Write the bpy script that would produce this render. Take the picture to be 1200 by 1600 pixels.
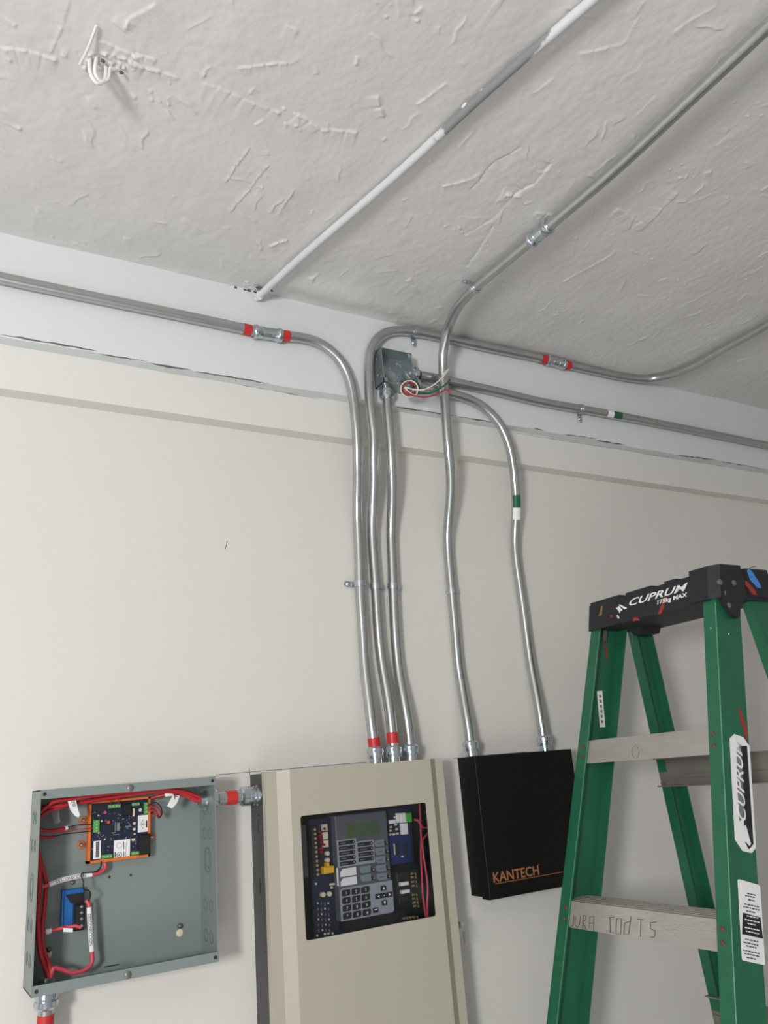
import bpy, math, random
import numpy as np
from mathutils import Vector, Matrix

for o in list(bpy.data.objects):
    bpy.data.objects.remove(o, do_unlink=True)
C = bpy.context.scene.collection
SC = bpy.context.scene
R_ = math.radians

# ------------------------------------------------------------------ camera, world, lights
FPX = 1277.72
CAMY, CAMZ = -1.6, 1.5

def cam_matrix():
    a, b, c = R_(31.3235), R_(17.6004), R_(-4.8281)
    ca, sa, cb, sb, cc, sc = math.cos(a), math.sin(a), math.cos(b), math.sin(b), math.cos(c), math.sin(c)
    B = np.array([[1, 0, 0], [0, 0, -1], [0, 1, 0.]])
    yaw = np.array([[ca, 0, -sa], [0, 1, 0], [sa, 0, ca]])
    pit = np.array([[1, 0, 0], [0, cb, sb], [0, -sb, cb]])
    rol = np.array([[cc, -sc, 0], [sc, cc, 0], [0, 0, 1]])
    return rol @ pit @ yaw @ B
RM = cam_matrix()
cam_d = bpy.data.cameras.new('camera')
cam_d.sensor_fit = 'HORIZONTAL'
cam_d.sensor_width = 36.0
cam_d.lens = FPX / 1200 * 36.0
cam_d.clip_start = 0.02
cam = bpy.data.objects.new('camera', cam_d)
C.objects.link(cam)
mw = Matrix(((RM[0, 0], -RM[1, 0], -RM[2, 0], 0), (RM[0, 1], -RM[1, 1], -RM[2, 1], CAMY),
             (RM[0, 2], -RM[1, 2], -RM[2, 2], CAMZ), (0, 0, 0, 1)))
cam.matrix_world = mw
SC.camera = cam

SC.view_settings.view_transform = 'Standard'
SC.view_settings.look = 'None'
SC.view_settings.gamma = 1
SC.view_settings.use_curve_mapping = False
SC.view_settings.exposure = 0.0

w = bpy.data.worlds.new('room_light')
SC.world = w
w.use_nodes = True
w.node_tree.nodes['Background'].inputs[0].default_value = (0.95, 0.97, 1.0, 1)
w.node_tree.nodes['Background'].inputs[1].default_value = 0.40

def area(name, loc, target, sx, sy, power, col):
    d = bpy.data.lights.new(name, 'AREA')
    d.shape = 'RECTANGLE'; d.size = sx; d.size_y = sy; d.energy = power; d.color = col
    o = bpy.data.objects.new(name, d)
    C.objects.link(o)
    o.location = loc
    o.rotation_euler = (Vector(target) - Vector(loc)).to_track_quat('-Z', 'Y').to_euler()
    return o
area('window_daylight', (-1.4, -2.4, 1.62), (0.9, -.2, 2.3), 0.34, 0.5, 58, (1.0, 1.0, 1.0))
patch = area('floor_bounce_fill', (-2.3, -3.9, 2.4), (-0.5, -2.2, 0.0), 0.6, 0.6, 74, (1.0, 1.0, 1.0))  # added fill lamp: lights the unseen floor so its bounce brightens the ceiling
patch.data.spread = R_(50)

# ------------------------------------------------------------------ measuring helpers
def ray(x, y):
    return RM.T @ np.array([(x - 600) / FPX, (y - 800) / FPX, 1.0])
def W(x, y, t=0.0):          # point at distance t in front of the wall plane
    d = ray(x, y); s = (-CAMY - t) / d[1]
    return Vector((d[0] * s, CAMY + d[1] * s, CAMZ + d[2] * s))
def Z(x, y, z):              # point at height z
    d = ray(x, y); s = (z - CAMZ) / d[2]
    return Vector((d[0] * s, CAMY + d[1] * s, z))
def XP(x, y, xx):            # point on the plane X = xx
    d = ray(x, y); s = xx / d[0]
    return Vector((xx, CAMY + d[1] * s, CAMZ + d[2] * s))
def crop(ox, oy, sc):
    return lambda x, y: (ox + x / sc, oy + y / sc)

H2 = crop(0, 0, 2.4)
# ------------------------------------------------------------------ materials
def srgb(r, g, b):
    f = lambda c: (c / 255 / 12.92) if c / 255 <= 0.04045 else ((c / 255 + 0.055) / 1.055) ** 2.4
    return (f(r), f(g), f(b), 1)

def mat(name, col, rough=0.6, metal=0.0, vary=0.06, scale=12.0, bump=0.0, bscale=60.0, spec=0.5, stretch=None, coat=0.0):
    m = bpy.data.materials.new(name); m.use_nodes = True
    nt = m.node_tree; N = nt.nodes; L = nt.links
    b = N['Principled BSDF']
    b.inputs['Roughness'].default_value = rough
    b.inputs['Metallic'].default_value = metal
    b.inputs['Specular IOR Level'].default_value = spec
    b.inputs['Coat Weight'].default_value = coat
    tc = N.new('ShaderNodeTexCoord')
    mp = N.new('ShaderNodeMapping')
    if stretch: mp.inputs['Scale'].default_value = stretch
    L.new(tc.outputs['Object'], mp.inputs['Vector'])
    n = N.new('ShaderNodeTexNoise'); n.inputs['Scale'].default_value = scale; n.inputs['Detail'].default_value = 5
    L.new(mp.outputs[0], n.inputs['Vector'])
    mx = N.new('ShaderNodeMix'); mx.data_type = 'RGBA'
    lo = tuple(max(0, c * (1 - vary)) for c in col[:3]) + (1,)
    hi = tuple(min(1, c * (1 + vary)) for c in col[:3]) + (1,)
    mx.inputs[6].default_value = lo; mx.inputs[7].default_value = hi
    L.new(n.outputs['Fac'], mx.inputs[0])
    L.new(mx.outputs[2], b.inputs['Base Color'])
    if bump:
        n2 = N.new('ShaderNodeTexNoise'); n2.inputs['Scale'].default_value = bscale; n2.inputs['Detail'].default_value = 6
        L.new(mp.outputs[0], n2.inputs['Vector'])
        bp = N.new('ShaderNodeBump'); bp.inputs['Strength'].default_value = bump; bp.inputs['Distance'].default_value = 0.004
        L.new(n2.outputs['Fac'], bp.inputs['Height']); L.new(bp.outputs[0], b.inputs['Normal'])
    return m

def wall_mat(name, col, stain, bump=0.25):
    m = mat(name, col, 0.75, 0, 0.03, 3.0, bump, 45)
    nt = m.node_tree; N = nt.nodes; L = nt.links
    b = N['Principled BSDF']
    src = b.inputs['Base Color'].links[0].from_socket
    tc = [n for n in N if n.type == 'TEX_COORD'][0]
    n = N.new('ShaderNodeTexNoise'); n.inputs['Scale'].default_value = 7.0; n.inputs['Detail'].default_value = 8; n.inputs['Roughness'].default_value = 0.7
    L.new(tc.outputs['Object'], n.inputs['Vector'])
    cr = N.new('ShaderNodeValToRGB'); cr.color_ramp.elements[0].position = 0.66; cr.color_ramp.elements[1].position = 0.8
    cr.color_ramp.elements[0].color = (0, 0, 0, 1); cr.color_ramp.elements[1].color = (0.55, 0.55, 0.55, 1)
    L.new(n.outputs['Fac'], cr.inputs[0])
    mx = N.new('ShaderNodeMix'); mx.data_type = 'RGBA'
    L.new(cr.outputs[0], mx.inputs[0]); L.new(src, mx.inputs[6]); mx.inputs[7].default_value = stain
    L.new(mx.outputs[2], b.inputs['Base Color'])
    return m

M = {}
M['wall'] = wall_mat('cream_wall_paint', srgb(213, 209, 203), srgb(203, 197, 188), 0.12)
M['beam'] = wall_mat('white_beam_paint', srgb(211, 214, 213), srgb(196, 200, 203), 0.15)
M['band'] = wall_mat('white_band_paint', srgb(216, 213, 207), srgb(203, 203, 202), 0.15)
M['ceil'] = mat('rough_plaster_paint', srgb(212, 209, 206), 0.55, 0, 0.03, 5.0, 0.22, 70)
M['floor'] = mat('grey_floor', srgb(160, 160, 160), 0.8, 0, 0.1, 4, 0.3, 40)
M['galv'] = mat('galvanised_steel', srgb(186, 188, 186), 0.27, 0.9, 0.10, 30.0, 0.05, 200)
M['zinc'] = mat('bright_zinc', srgb(196, 203, 208), 0.2, 0.95, 0.12, 60.0, 0.06, 250)
M['boxzinc'] = mat('box_zinc', srgb(156, 163, 166), 0.34, 0.75, 0.3, 40.0, 0.05, 200)
M['red_tape'] = mat('red_tape', srgb(190, 40, 42), 0.45)
M['red_wire'] = mat('red_wire', srgb(176, 34, 42), 0.45, 0, 0.05)
M['pink_wire'] = mat('pink_wire', srgb(205, 75, 90), 0.45, 0, 0.05)
M['black_wire'] = mat('black_wire', srgb(28, 26, 28), 0.5)
M['white_wire'] = mat('white_wire', srgb(226, 222, 208), 0.45)
M['green_wire'] = mat('green_wire', srgb(28, 92, 58), 0.45)
M['grey_box'] = mat('grey_enamel', srgb(124, 134, 130), 0.45, 0.0, 0.03, 10, 0.02, 200)
M['grey_dark'] = mat('knockout_shadow', srgb(98, 108, 104), 0.5)
M['beige'] = mat('beige_enamel', srgb(174, 169, 154), 0.42, 0, 0.015, 8, 0.02, 250)
M['black_box'] = mat('black_enamel', srgb(17, 17, 16), 0.55, 0, 0.1, 8, 0.0, spec=0.2)
M['charcoal'] = mat('charcoal_enamel', srgb(62, 61, 60), 0.5, 0, 0.1, 8)
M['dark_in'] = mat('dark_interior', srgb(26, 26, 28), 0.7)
M['copper'] = mat('copper_print', srgb(158, 104, 62), 0.5)
M['pcb'] = mat('navy_circuit_board', srgb(20, 27, 52), 0.45, 0, 0.35, 120)
M['pcb2'] = mat('blue_circuit_board', srgb(17, 38, 92), 0.4, 0, 0.2, 90)
M['blue'] = mat('blue_plastic', srgb(30, 100, 168), 0.4)
M['orange'] = mat('orange_plastic', srgb(212, 108, 36), 0.45)
M['term'] = mat('green_terminal', srgb(92, 160, 88), 0.45)
M['term_d'] = mat('green_screw_hole', srgb(170, 200, 165), 0.4)
M['green_b'] = mat('bright_green_terminal', srgb(70, 170, 60), 0.45)
M['white'] = mat('white_label', srgb(232, 232, 230), 0.5, 0, 0.03)
M['ink'] = mat('black_ink', srgb(30, 30, 32), 0.6)
M['greyink'] = mat('grey_ink', srgb(120, 120, 124), 0.6)
M['ivory'] = mat('ivory_part', srgb(214, 204, 176), 0.4)
M['gold'] = mat('brass_screw', srgb(205, 186, 140), 0.3, 0.7)
M['pinkc'] = mat('pink_part', srgb(205, 80, 130), 0.4)
M['orangec'] = mat('orange_part', srgb(225, 90, 40), 0.4)
M['yellow'] = mat('yellow_part', srgb(228, 178, 30), 0.4)
M['redc'] = mat('red_led_part', srgb(150, 24, 40), 0.4)
M['panel_d'] = mat('slate_plastic', srgb(86, 88, 94), 0.45)
M['panel_l'] = mat('light_slate_plastic', srgb(150, 156, 164), 0.45)
M['button'] = mat('grey_button', srgb(122, 136, 140), 0.45)
M['lcd'] = mat('lcd_glass', srgb(70, 88, 58), 0.2)
M['black_p'] = mat('black_plastic', srgb(24, 24, 25), 0.4)
M['frp'] = mat('green_fibreglass', srgb(30, 96, 68), 0.38, 0, 0.26, 26.0, 0.25, 160, stretch=(1, 1, 0.35))
M['frp_edge'] = mat('worn_fibreglass_edge', srgb(84, 142, 114), 0.55, 0, 0.2, 60)
M['cap'] = mat('black_ladder_plastic', srgb(32, 32, 34), 0.6, 0, 0.3, 30.0, 0.2, 120)
M['alu'] = mat('worn_aluminium', srgb(178, 174, 166), 0.42, 0.55, 0.16, 14.0, 0.15, 90, stretch=(1, 1, 4))
M['brace'] = mat('dull_aluminium', srgb(140, 135, 128), 0.45, 0.5, 0.14, 14.0, 0.1, 90)
M['rust'] = mat('rusty_rivet', srgb(112, 66, 60), 0.6, 0.2, 0.2, 90)
M['red_paint'] = mat('red_paint_mark', srgb(150, 48, 36), 0.6)
M['tan_paint'] = mat('tan_paint_mark', srgb(130, 100, 60), 0.6)
M['blue_tape'] = mat('blue_tape', srgb(70, 132, 200), 0.6)
M['dull'] = mat('dull_steel', srgb(120, 120, 116), 0.45, 0.6)
M['crack'] = mat('dark_crack', srgb(92, 92, 94), 0.9, 0, 0.4, 60)
M['hole'] = mat('dark_plaster_hole', srgb(84, 84, 88), 0.9, 0, 0.5, 90)
M['hand'] = mat('brown_pen', srgb(84, 74, 68), 0.8)
M['pencil'] = mat('pencil_line', srgb(96, 92, 88), 0.9)
M['lump'] = mat('white_paint_lump', srgb(222, 220, 216), 0.6, 0, 0.03, 30, 0.3, 60)

def rod_material():   # white paint worn off to bare grey along part of the rod
    m = mat('half_painted_rod', srgb(204, 206, 208), 0.45)
    nt = m.node_tree; N = nt.nodes; L = nt.links; b = N['Principled BSDF']
    src = b.inputs['Base Color'].links[0].from_socket
    tc = [n for n in N if n.type == 'TEX_COORD'][0]
    n = N.new('ShaderNodeTexNoise'); n.inputs['Scale'].default_value = 42; n.inputs['Detail'].default_value = 5
    L.new(tc.outputs['Object'], n.inputs['Vector'])
    at = N.new('ShaderNodeAttribute'); at.attribute_name = 'bare'
    mu = N.new('ShaderNodeMath'); mu.operation = 'MULTIPLY_ADD'
    L.new(n.outputs['Fac'], mu.inputs[0]); mu.inputs[1].default_value = 0.6
    L.new(at.outputs['Fac'], mu.inputs[2])
    cr = N.new('ShaderNodeValToRGB'); cr.color_ramp.elements[0].position = 0.72; cr.color_ramp.elements[1].position = 0.78
    L.new(mu.outputs[0], cr.inputs[0])
    mx = N.new('ShaderNodeMix'); mx.data_type = 'RGBA'
    L.new(cr.outputs[0], mx.inputs[0]); L.new(src, mx.inputs[6]); mx.inputs[7].default_value = srgb(132, 134, 134)
    L.new(mx.outputs[2], b.inputs['Base Color'])
    return m
M['rod'] = rod_material()

def acrylic():
    m = bpy.data.materials.new('smoked_acrylic'); m.use_nodes = True
    nt = m.node_tree; N = nt.nodes; L = nt.links
    for n in list(N):
        if n.type != 'OUTPUT_MATERIAL': N.remove(n)
    out = [n for n in N if n.type == 'OUTPUT_MATERIAL'][0]
    tr = N.new('ShaderNodeBsdfTransparent'); tr.inputs[0].default_value = (0.94, 0.94, 0.95, 1)
    gl = N.new('ShaderNodeBsdfGlossy'); gl.inputs['Roughness'].default_value = 0.12
    no = N.new('ShaderNodeTexNoise'); no.inputs['Scale'].default_value = 6
    rr = N.new('ShaderNodeMapRange'); rr.inputs[3].default_value = 0.08; rr.inputs[4].default_value = 0.2
    L.new(no.outputs['Fac'], rr.inputs[0]); L.new(rr.outputs[0], gl.inputs['Roughness'])
    fr = N.new('ShaderNodeFresnel'); fr.inputs[0].default_value = 1.3
    mx = N.new('ShaderNodeMixShader')
    L.new(fr.outputs[0], mx.inputs[0]); L.new(tr.outputs[0], mx.inputs[1]); L.new(gl.outputs[0], mx.inputs[2])
    L.new(mx.outputs[0], out.inputs[0])
    return m
M['acrylic'] = acrylic()

# ------------------------------------------------------------------ mesh helpers
def world_loc(o):
    v = Vector((0, 0, 0))
    while o is not None:
        v += Vector(o.location); o = o.parent
    return v

class MB:
    def __init__(self): self.v = []; self.f = []
    def add(self, vs, fs):
        n = len(self.v); self.v += [Vector(p) for p in vs]; self.f += [tuple(n + i for i in f) for f in fs]
        return self
    def box(self, x0, x1, y0, y1, z0, z1):
        return self.hexa([(x0, y0, z0), (x1, y0, z0), (x1, y1, z0), (x0, y1, z0), (x0, y0, z1), (x1, y0, z1), (x1, y1, z1), (x0, y1, z1)])
    def hexa(self, p):
        return self.add(p, [(0, 3, 2, 1), (4, 5, 6, 7), (0, 1, 5, 4), (1, 2, 6, 5), (2, 3, 7, 6), (3, 0, 4, 7)])
    def cbox(self, x0, x1, y0, y1, z0, z1, c):   # box with chamfered front (toward -Y) edges
        ym = y0 + c
        vs = [(x0, y1, z0), (x1, y1, z0), (x1, y1, z1), (x0, y1, z1), (x0, ym, z0), (x1, ym, z0), (x1, ym, z1), (x0, ym, z1),
              (x0 + c, y0, z0 + c), (x1 - c, y0, z0 + c), (x1 - c, y0, z1 - c), (x0 + c, y0, z1 - c)]
        return self.add(vs, [(0, 3, 2, 1), (0, 1, 5, 4), (1, 2, 6, 5), (2, 3, 7, 6), (3, 0, 4, 7), (4, 5, 9, 8), (5, 6, 10, 9), (6, 7, 11, 10), (7, 4, 8, 11), (8, 9, 10, 11)])
    def prism(self, pts, off):      # polygon pts (list of 3D) extruded by off
        n = len(pts); off = Vector(off)
        vs = [Vector(p) for p in pts] + [Vector(p) + off for p in pts]
        fs = [tuple(range(n))[::-1], tuple(range(n, 2 * n))] + [(i, (i + 1) % n, n + (i + 1) % n, n + i) for i in range(n)]
        return self.add(vs, fs)
    def tube(self, path, r, n=12, cap=True):
        path = [Vector(p) for p in path]
        m = len(path); rs = r if isinstance(r, (list, tuple)) else [r] * m
        tan = []
        for i in range(m):
            a = path[max(0, i - 1)]; b = path[min(m - 1, i + 1)]
            t = (b - a)
            tan.append(t.normalized() if t.length > 1e-9 else (tan[-1] if tan else Vector((0, 0, 1))))
        up = Vector((0, 0, 1)) if abs(tan[0].z) < 0.9 else Vector((0, 1, 0))
        x = tan[0].cross(up).normalized()
        vs = []; fs = []
        for i in range(m):
            x = (x - tan[i] * x.dot(tan[i])).normalized(); y = tan[i].cross(x)
            for k in range(n):
                a = 2 * math.pi * k / n
                vs.append(path[i] + (x * math.cos(a) + y * math.sin(a)) * rs[i])
        for i in range(m - 1):
            for k in range(n):
                k2 = (k + 1) % n
                fs.append((i * n + k, i * n + k2, (i + 1) * n + k2, (i + 1) * n + k))
        if cap:
            fs.append(tuple(range(n))[::-1]); fs.append(tuple(range((m - 1) * n, m * n)))
        return self.add(vs, fs)
    def lathe(self, p, d, prof, n=20):   # prof = [(dist along d, radius)], duplicates give hard edges
        p = Vector(p); d = Vector(d).normalized()
        return self.tube_axis(p, d, prof, n)
    def tube_axis(self, p, d, prof, n):
        up = Vector((0, 0, 1)) if abs(d.z) < 0.9 else Vector((0, 1, 0))
        x = d.cross(up).normalized(); y = d.cross(x)
        vs = []; fs = []
        for (s, r) in prof:
            for k in range(n):
                a = 2 * math.pi * k / n
                vs.append(p + d * s + (x * math.cos(a) + y * math.sin(a)) * r)
        for i in range(len(prof) - 1):
            for k in range(n):
                k2 = (k + 1) % n
                fs.append((i * n + k, i * n + k2, (i + 1) * n + k2, (i + 1) * n + k))
        fs.append(tuple(range(n))[::-1]); fs.append(tuple(range((len(prof) - 1) * n, len(prof) * n)))
        return self.add(vs, fs)
    def build(self, name, m, parent=None, smooth=False, label=None, kind=None):
        if parent is not None:
            off = world_loc(parent); loc = Vector((0, 0, 0))
        else:
            xs = [v.x for v in self.v]; ys = [v.y for v in self.v]; zs = [v.z for v in self.v]
            off = Vector(((min(xs) + max(xs)) / 2, (min(ys) + max(ys)) / 2, min(zs))); loc = off
        me = bpy.data.meshes.new(name)
        me.from_pydata([tuple(v - off) for v in self.v], [], self.f)
        me.materials.append(M[m] if isinstance(m, str) else m)
        if smooth:
            me.polygons.foreach_set('use_smooth', [True] * len(me.polygons))
            me.set_sharp_from_angle(angle=R_(38))
        o = bpy.data.objects.new(name, me); C.objects.link(o)
        o.location = loc
        if parent is not None: o.parent = parent
        if label: o['label'] = label
        if kind: o['kind'] = kind
        return o

def thing(name, label, cat, loc, group=None):
    o = bpy.data.objects.new(name, None); C.objects.link(o)
    o.location = loc; o.empty_display_size = 0.05
    o['label'] = label; o['category'] = cat
    if group: o['group'] = group
    return o
def tag(o, label, cat, group=None):
    o['label'] = label; o['category'] = cat
    if group: o['group'] = group
    return o

def text(s, size, origin, xd, yd, m, parent, name='lettering', sx=1.0, ext=0.0003, shear=0.0, bold=0.0, align='LEFT'):
    cu = bpy.data.curves.new('tmp_text', 'FONT')
    cu.body = s; cu.size = size; cu.extrude = ext; cu.shear = shear; cu.offset = bold
    cu.align_x = align; cu.resolution_u = 3
    o = bpy.data.objects.new('tmp_text', cu); C.objects.link(o)
    bpy.context.view_layer.update()
    dg = bpy.context.evaluated_depsgraph_get()
    me = bpy.data.meshes.new_from_object(o.evaluated_get(dg))
    bpy.data.objects.remove(o, do_unlink=True)
    bpy.data.curves.remove(cu)
    X = Vector(xd).normalized(); Y = Vector(yd).normalized(); Zd = X.cross(Y).normalized()
    off = world_loc(parent)
    O = Vector(origin) - off
    for v in me.vertices:
        c = v.co.copy()
        v.co = O + X * c.x * sx + Y * c.y + Zd * c.z
    me.materials.clear(); me.materials.append(M[m])
    ob = bpy.data.objects.new(name, me); C.objects.link(ob); ob.parent = parent
    return ob

def smooth_path(pts, step=0.006, tension=0.5):
    P = [Vector(p) for p in pts]
    P = [P[0] * 2 - P[1]] + P + [P[-1] * 2 - P[-2]]
    out = []
    for i in range(1, len(P) - 2):
        p0, p1, p2, p3 = P[i - 1], P[i], P[i + 1], P[i + 2]
        d1 = max((p1 - p0).length, 1e-6) ** .5; d2 = max((p2 - p1).length, 1e-6) ** .5; d3 = max((p3 - p2).length, 1e-6) ** .5
        m1 = (p1 - p0) / d1 - (p2 - p0) / (d1 + d2) + (p2 - p1) / d2
        m2 = (p2 - p1) / d2 - (p3 - p1) / (d2 + d3) + (p3 - p2) / d3
        m1 *= d2; m2 *= d2
        n = max(2, int((p2 - p1).length / step))
        for k in range(n):
            t = k / n; t2 = t * t; t3 = t2 * t
            out.append(p1 * (2 * t3 - 3 * t2 + 1) + m1 * (t3 - 2 * t2 + t) + p2 * (-2 * t3 + 3 * t2) + m2 * (t3 - t2))
    out.append(P[-2])
    return out

def relax(path, it=40):      # evens out small wobbles, ends fixed
    a = np.array([tuple(p) for p in path])
    for _ in range(it):
        a[1:-1] = 0.25 * a[:-2] + 0.5 * a[1:-1] + 0.25 * a[2:]
    return [Vector(p) for p in a]

def project(p):
    c = RM @ (np.array(p) - np.array([0, CAMY, CAMZ]))
    return c[0] / c[2] * FPX + 600, c[1] / c[2] * FPX + 800
def nearest(path, px, py):
    best = min(range(1, len(path) - 1), key=lambda i: (project(path[i])[0] - px) ** 2 + (project(path[i])[1] - py) ** 2)
    t = (path[best + 1] - path[best - 1]).normalized()
    return path[best], t

PR = 0.0119      # conduit radius
# ------------------------------------------------------------------ the setting
HC = 2.583
def struct(name, mb, m, parent=None, kind='structure', smooth=False):
    o = mb.build(name, m, parent, smooth=smooth)
    if parent is None: o['kind'] = kind
    return o
wall = struct('wall_back', MB().box(-2.6, 4.4, 0, 0.12, 0, 2.7), 'wall')
struct('floor', MB().box(-2.6, 4.4, -4.0, 0.12, -0.1, 0), 'floor')
struct('wall_right', MB().box(4.4, 4.52, -4.0, 0.12, 0, 2.7), 'wall')
# stepped bands of the beam
T1, T2 = 0.036, 0.065
ZB1, ZB2 = 2.256, 2.3494
struct('trim_1', MB().box(-2.6, 4.4, -T1, 0, ZB1, 2.72), 'band')
def beam_mesh():
    mb = MB(); rng = np.random.RandomState(3)
    xs = np.linspace(-2.6, 4.4, 560)
    n = len(xs); vs = []
    for i, x in enumerate(xs):
        j = 0.0014 * math.sin(x * 9) + 0.0012 * math.sin(x * 23 + 1) + rng.uniform(-.0006, .0006)
        vs += [(x, -T2, ZB2 + j), (x, -T2, 2.72), (x, -T1 + .001, 2.72), (x, -T1 + .001, ZB2 + j * .5)]
    fs = []
    for i in range(n - 1):
        a = 4 * i; b = a + 4
        for k in range(4): fs.append((a + k, b + k, b + (k + 1) % 4, a + (k + 1) % 4))
    fs += [(3, 2, 1, 0), (4 * n - 4, 4 * n - 3, 4 * n - 2, 4 * n - 1)]
    return mb.add(vs, [f[::-1] for f in fs])
struct('trim_2', beam_mesh(), 'beam')
beam = bpy.data.objects['trim_2']

# paint cracks along the beam's lower edge
def slivers(segs, t, m, parent, name, wmin=.001, wmax=.004, seed=1):
    rng = random.Random(seed)
    for (p0, p1, wd) in segs:
        a = W(*p0, t); b = W(*p1, t); n = max(6, int((b - a).length / .012)); mb = MB(); vs = []
        for i in range(n + 1):
            s = i / n; c = a.lerp(b, s); e = math.sin(math.pi * s) ** .4
            wv = wd * e * rng.uniform(.25, 1)
            j = rng.uniform(-.0008, .0008)
            vs += [(c.x, -t, c.z + j + wv / 2), (c.x, -t, c.z + j - wv / 2), (c.x, -t + .002, c.z + j - wv / 2), (c.x, -t + .002, c.z + j + wv / 2)]
        fs = []
        for i in range(n):
            q = 4 * i
            for k in range(4): fs.append((q + k, q + (k + 1) % 4, q + 4 + (k + 1) % 4, q + 4 + k))
        mb.add(vs, fs); mb.build(name, m, parent)
L1 = crop(0, 340, 2.4); C4 = crop(800, 450, 3.0); C6 = crop(540, 480, 4.0)
slivers([(L1(0, 437), L1(365, 500), .005), (L1(380, 512), L1(560, 540), .002), (L1(560, 545), L1(720, 572), .005), (L1(730, 575), L1(1010, 622), .003),
         (C6(320, 622), C6(470, 645), .004), (C6(470, 645), C6(700, 682), .0025), (C6(700, 682), C6(925, 720), .004),
         (C4(100, 657), C4(150, 668), .004), (C4(240, 685), C4(400, 706), .003), (C4(400, 714), C4(530, 735), .0045), (C4(780, 783), C4(970, 808), .005), (C4(980, 812), C4(1200, 852), .003)],
        T2 + .0005, 'crack', beam, 'paint_crack', seed=4)
trim1 = bpy.data.objects['trim_1']
slivers([(L1(560, 566), L1(760, 602), .0016), (L1(900, 626), L1(1200, 681), .002), (C6(330, 640), C6(600, 690), .0018), (C4(0, 677), C4(500, 757), .0014), (C4(600, 775), C4(1200, 869), .0014)],
        T1 + .0005, 'crack', trim1, 'joint_crack', seed=5)

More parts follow.
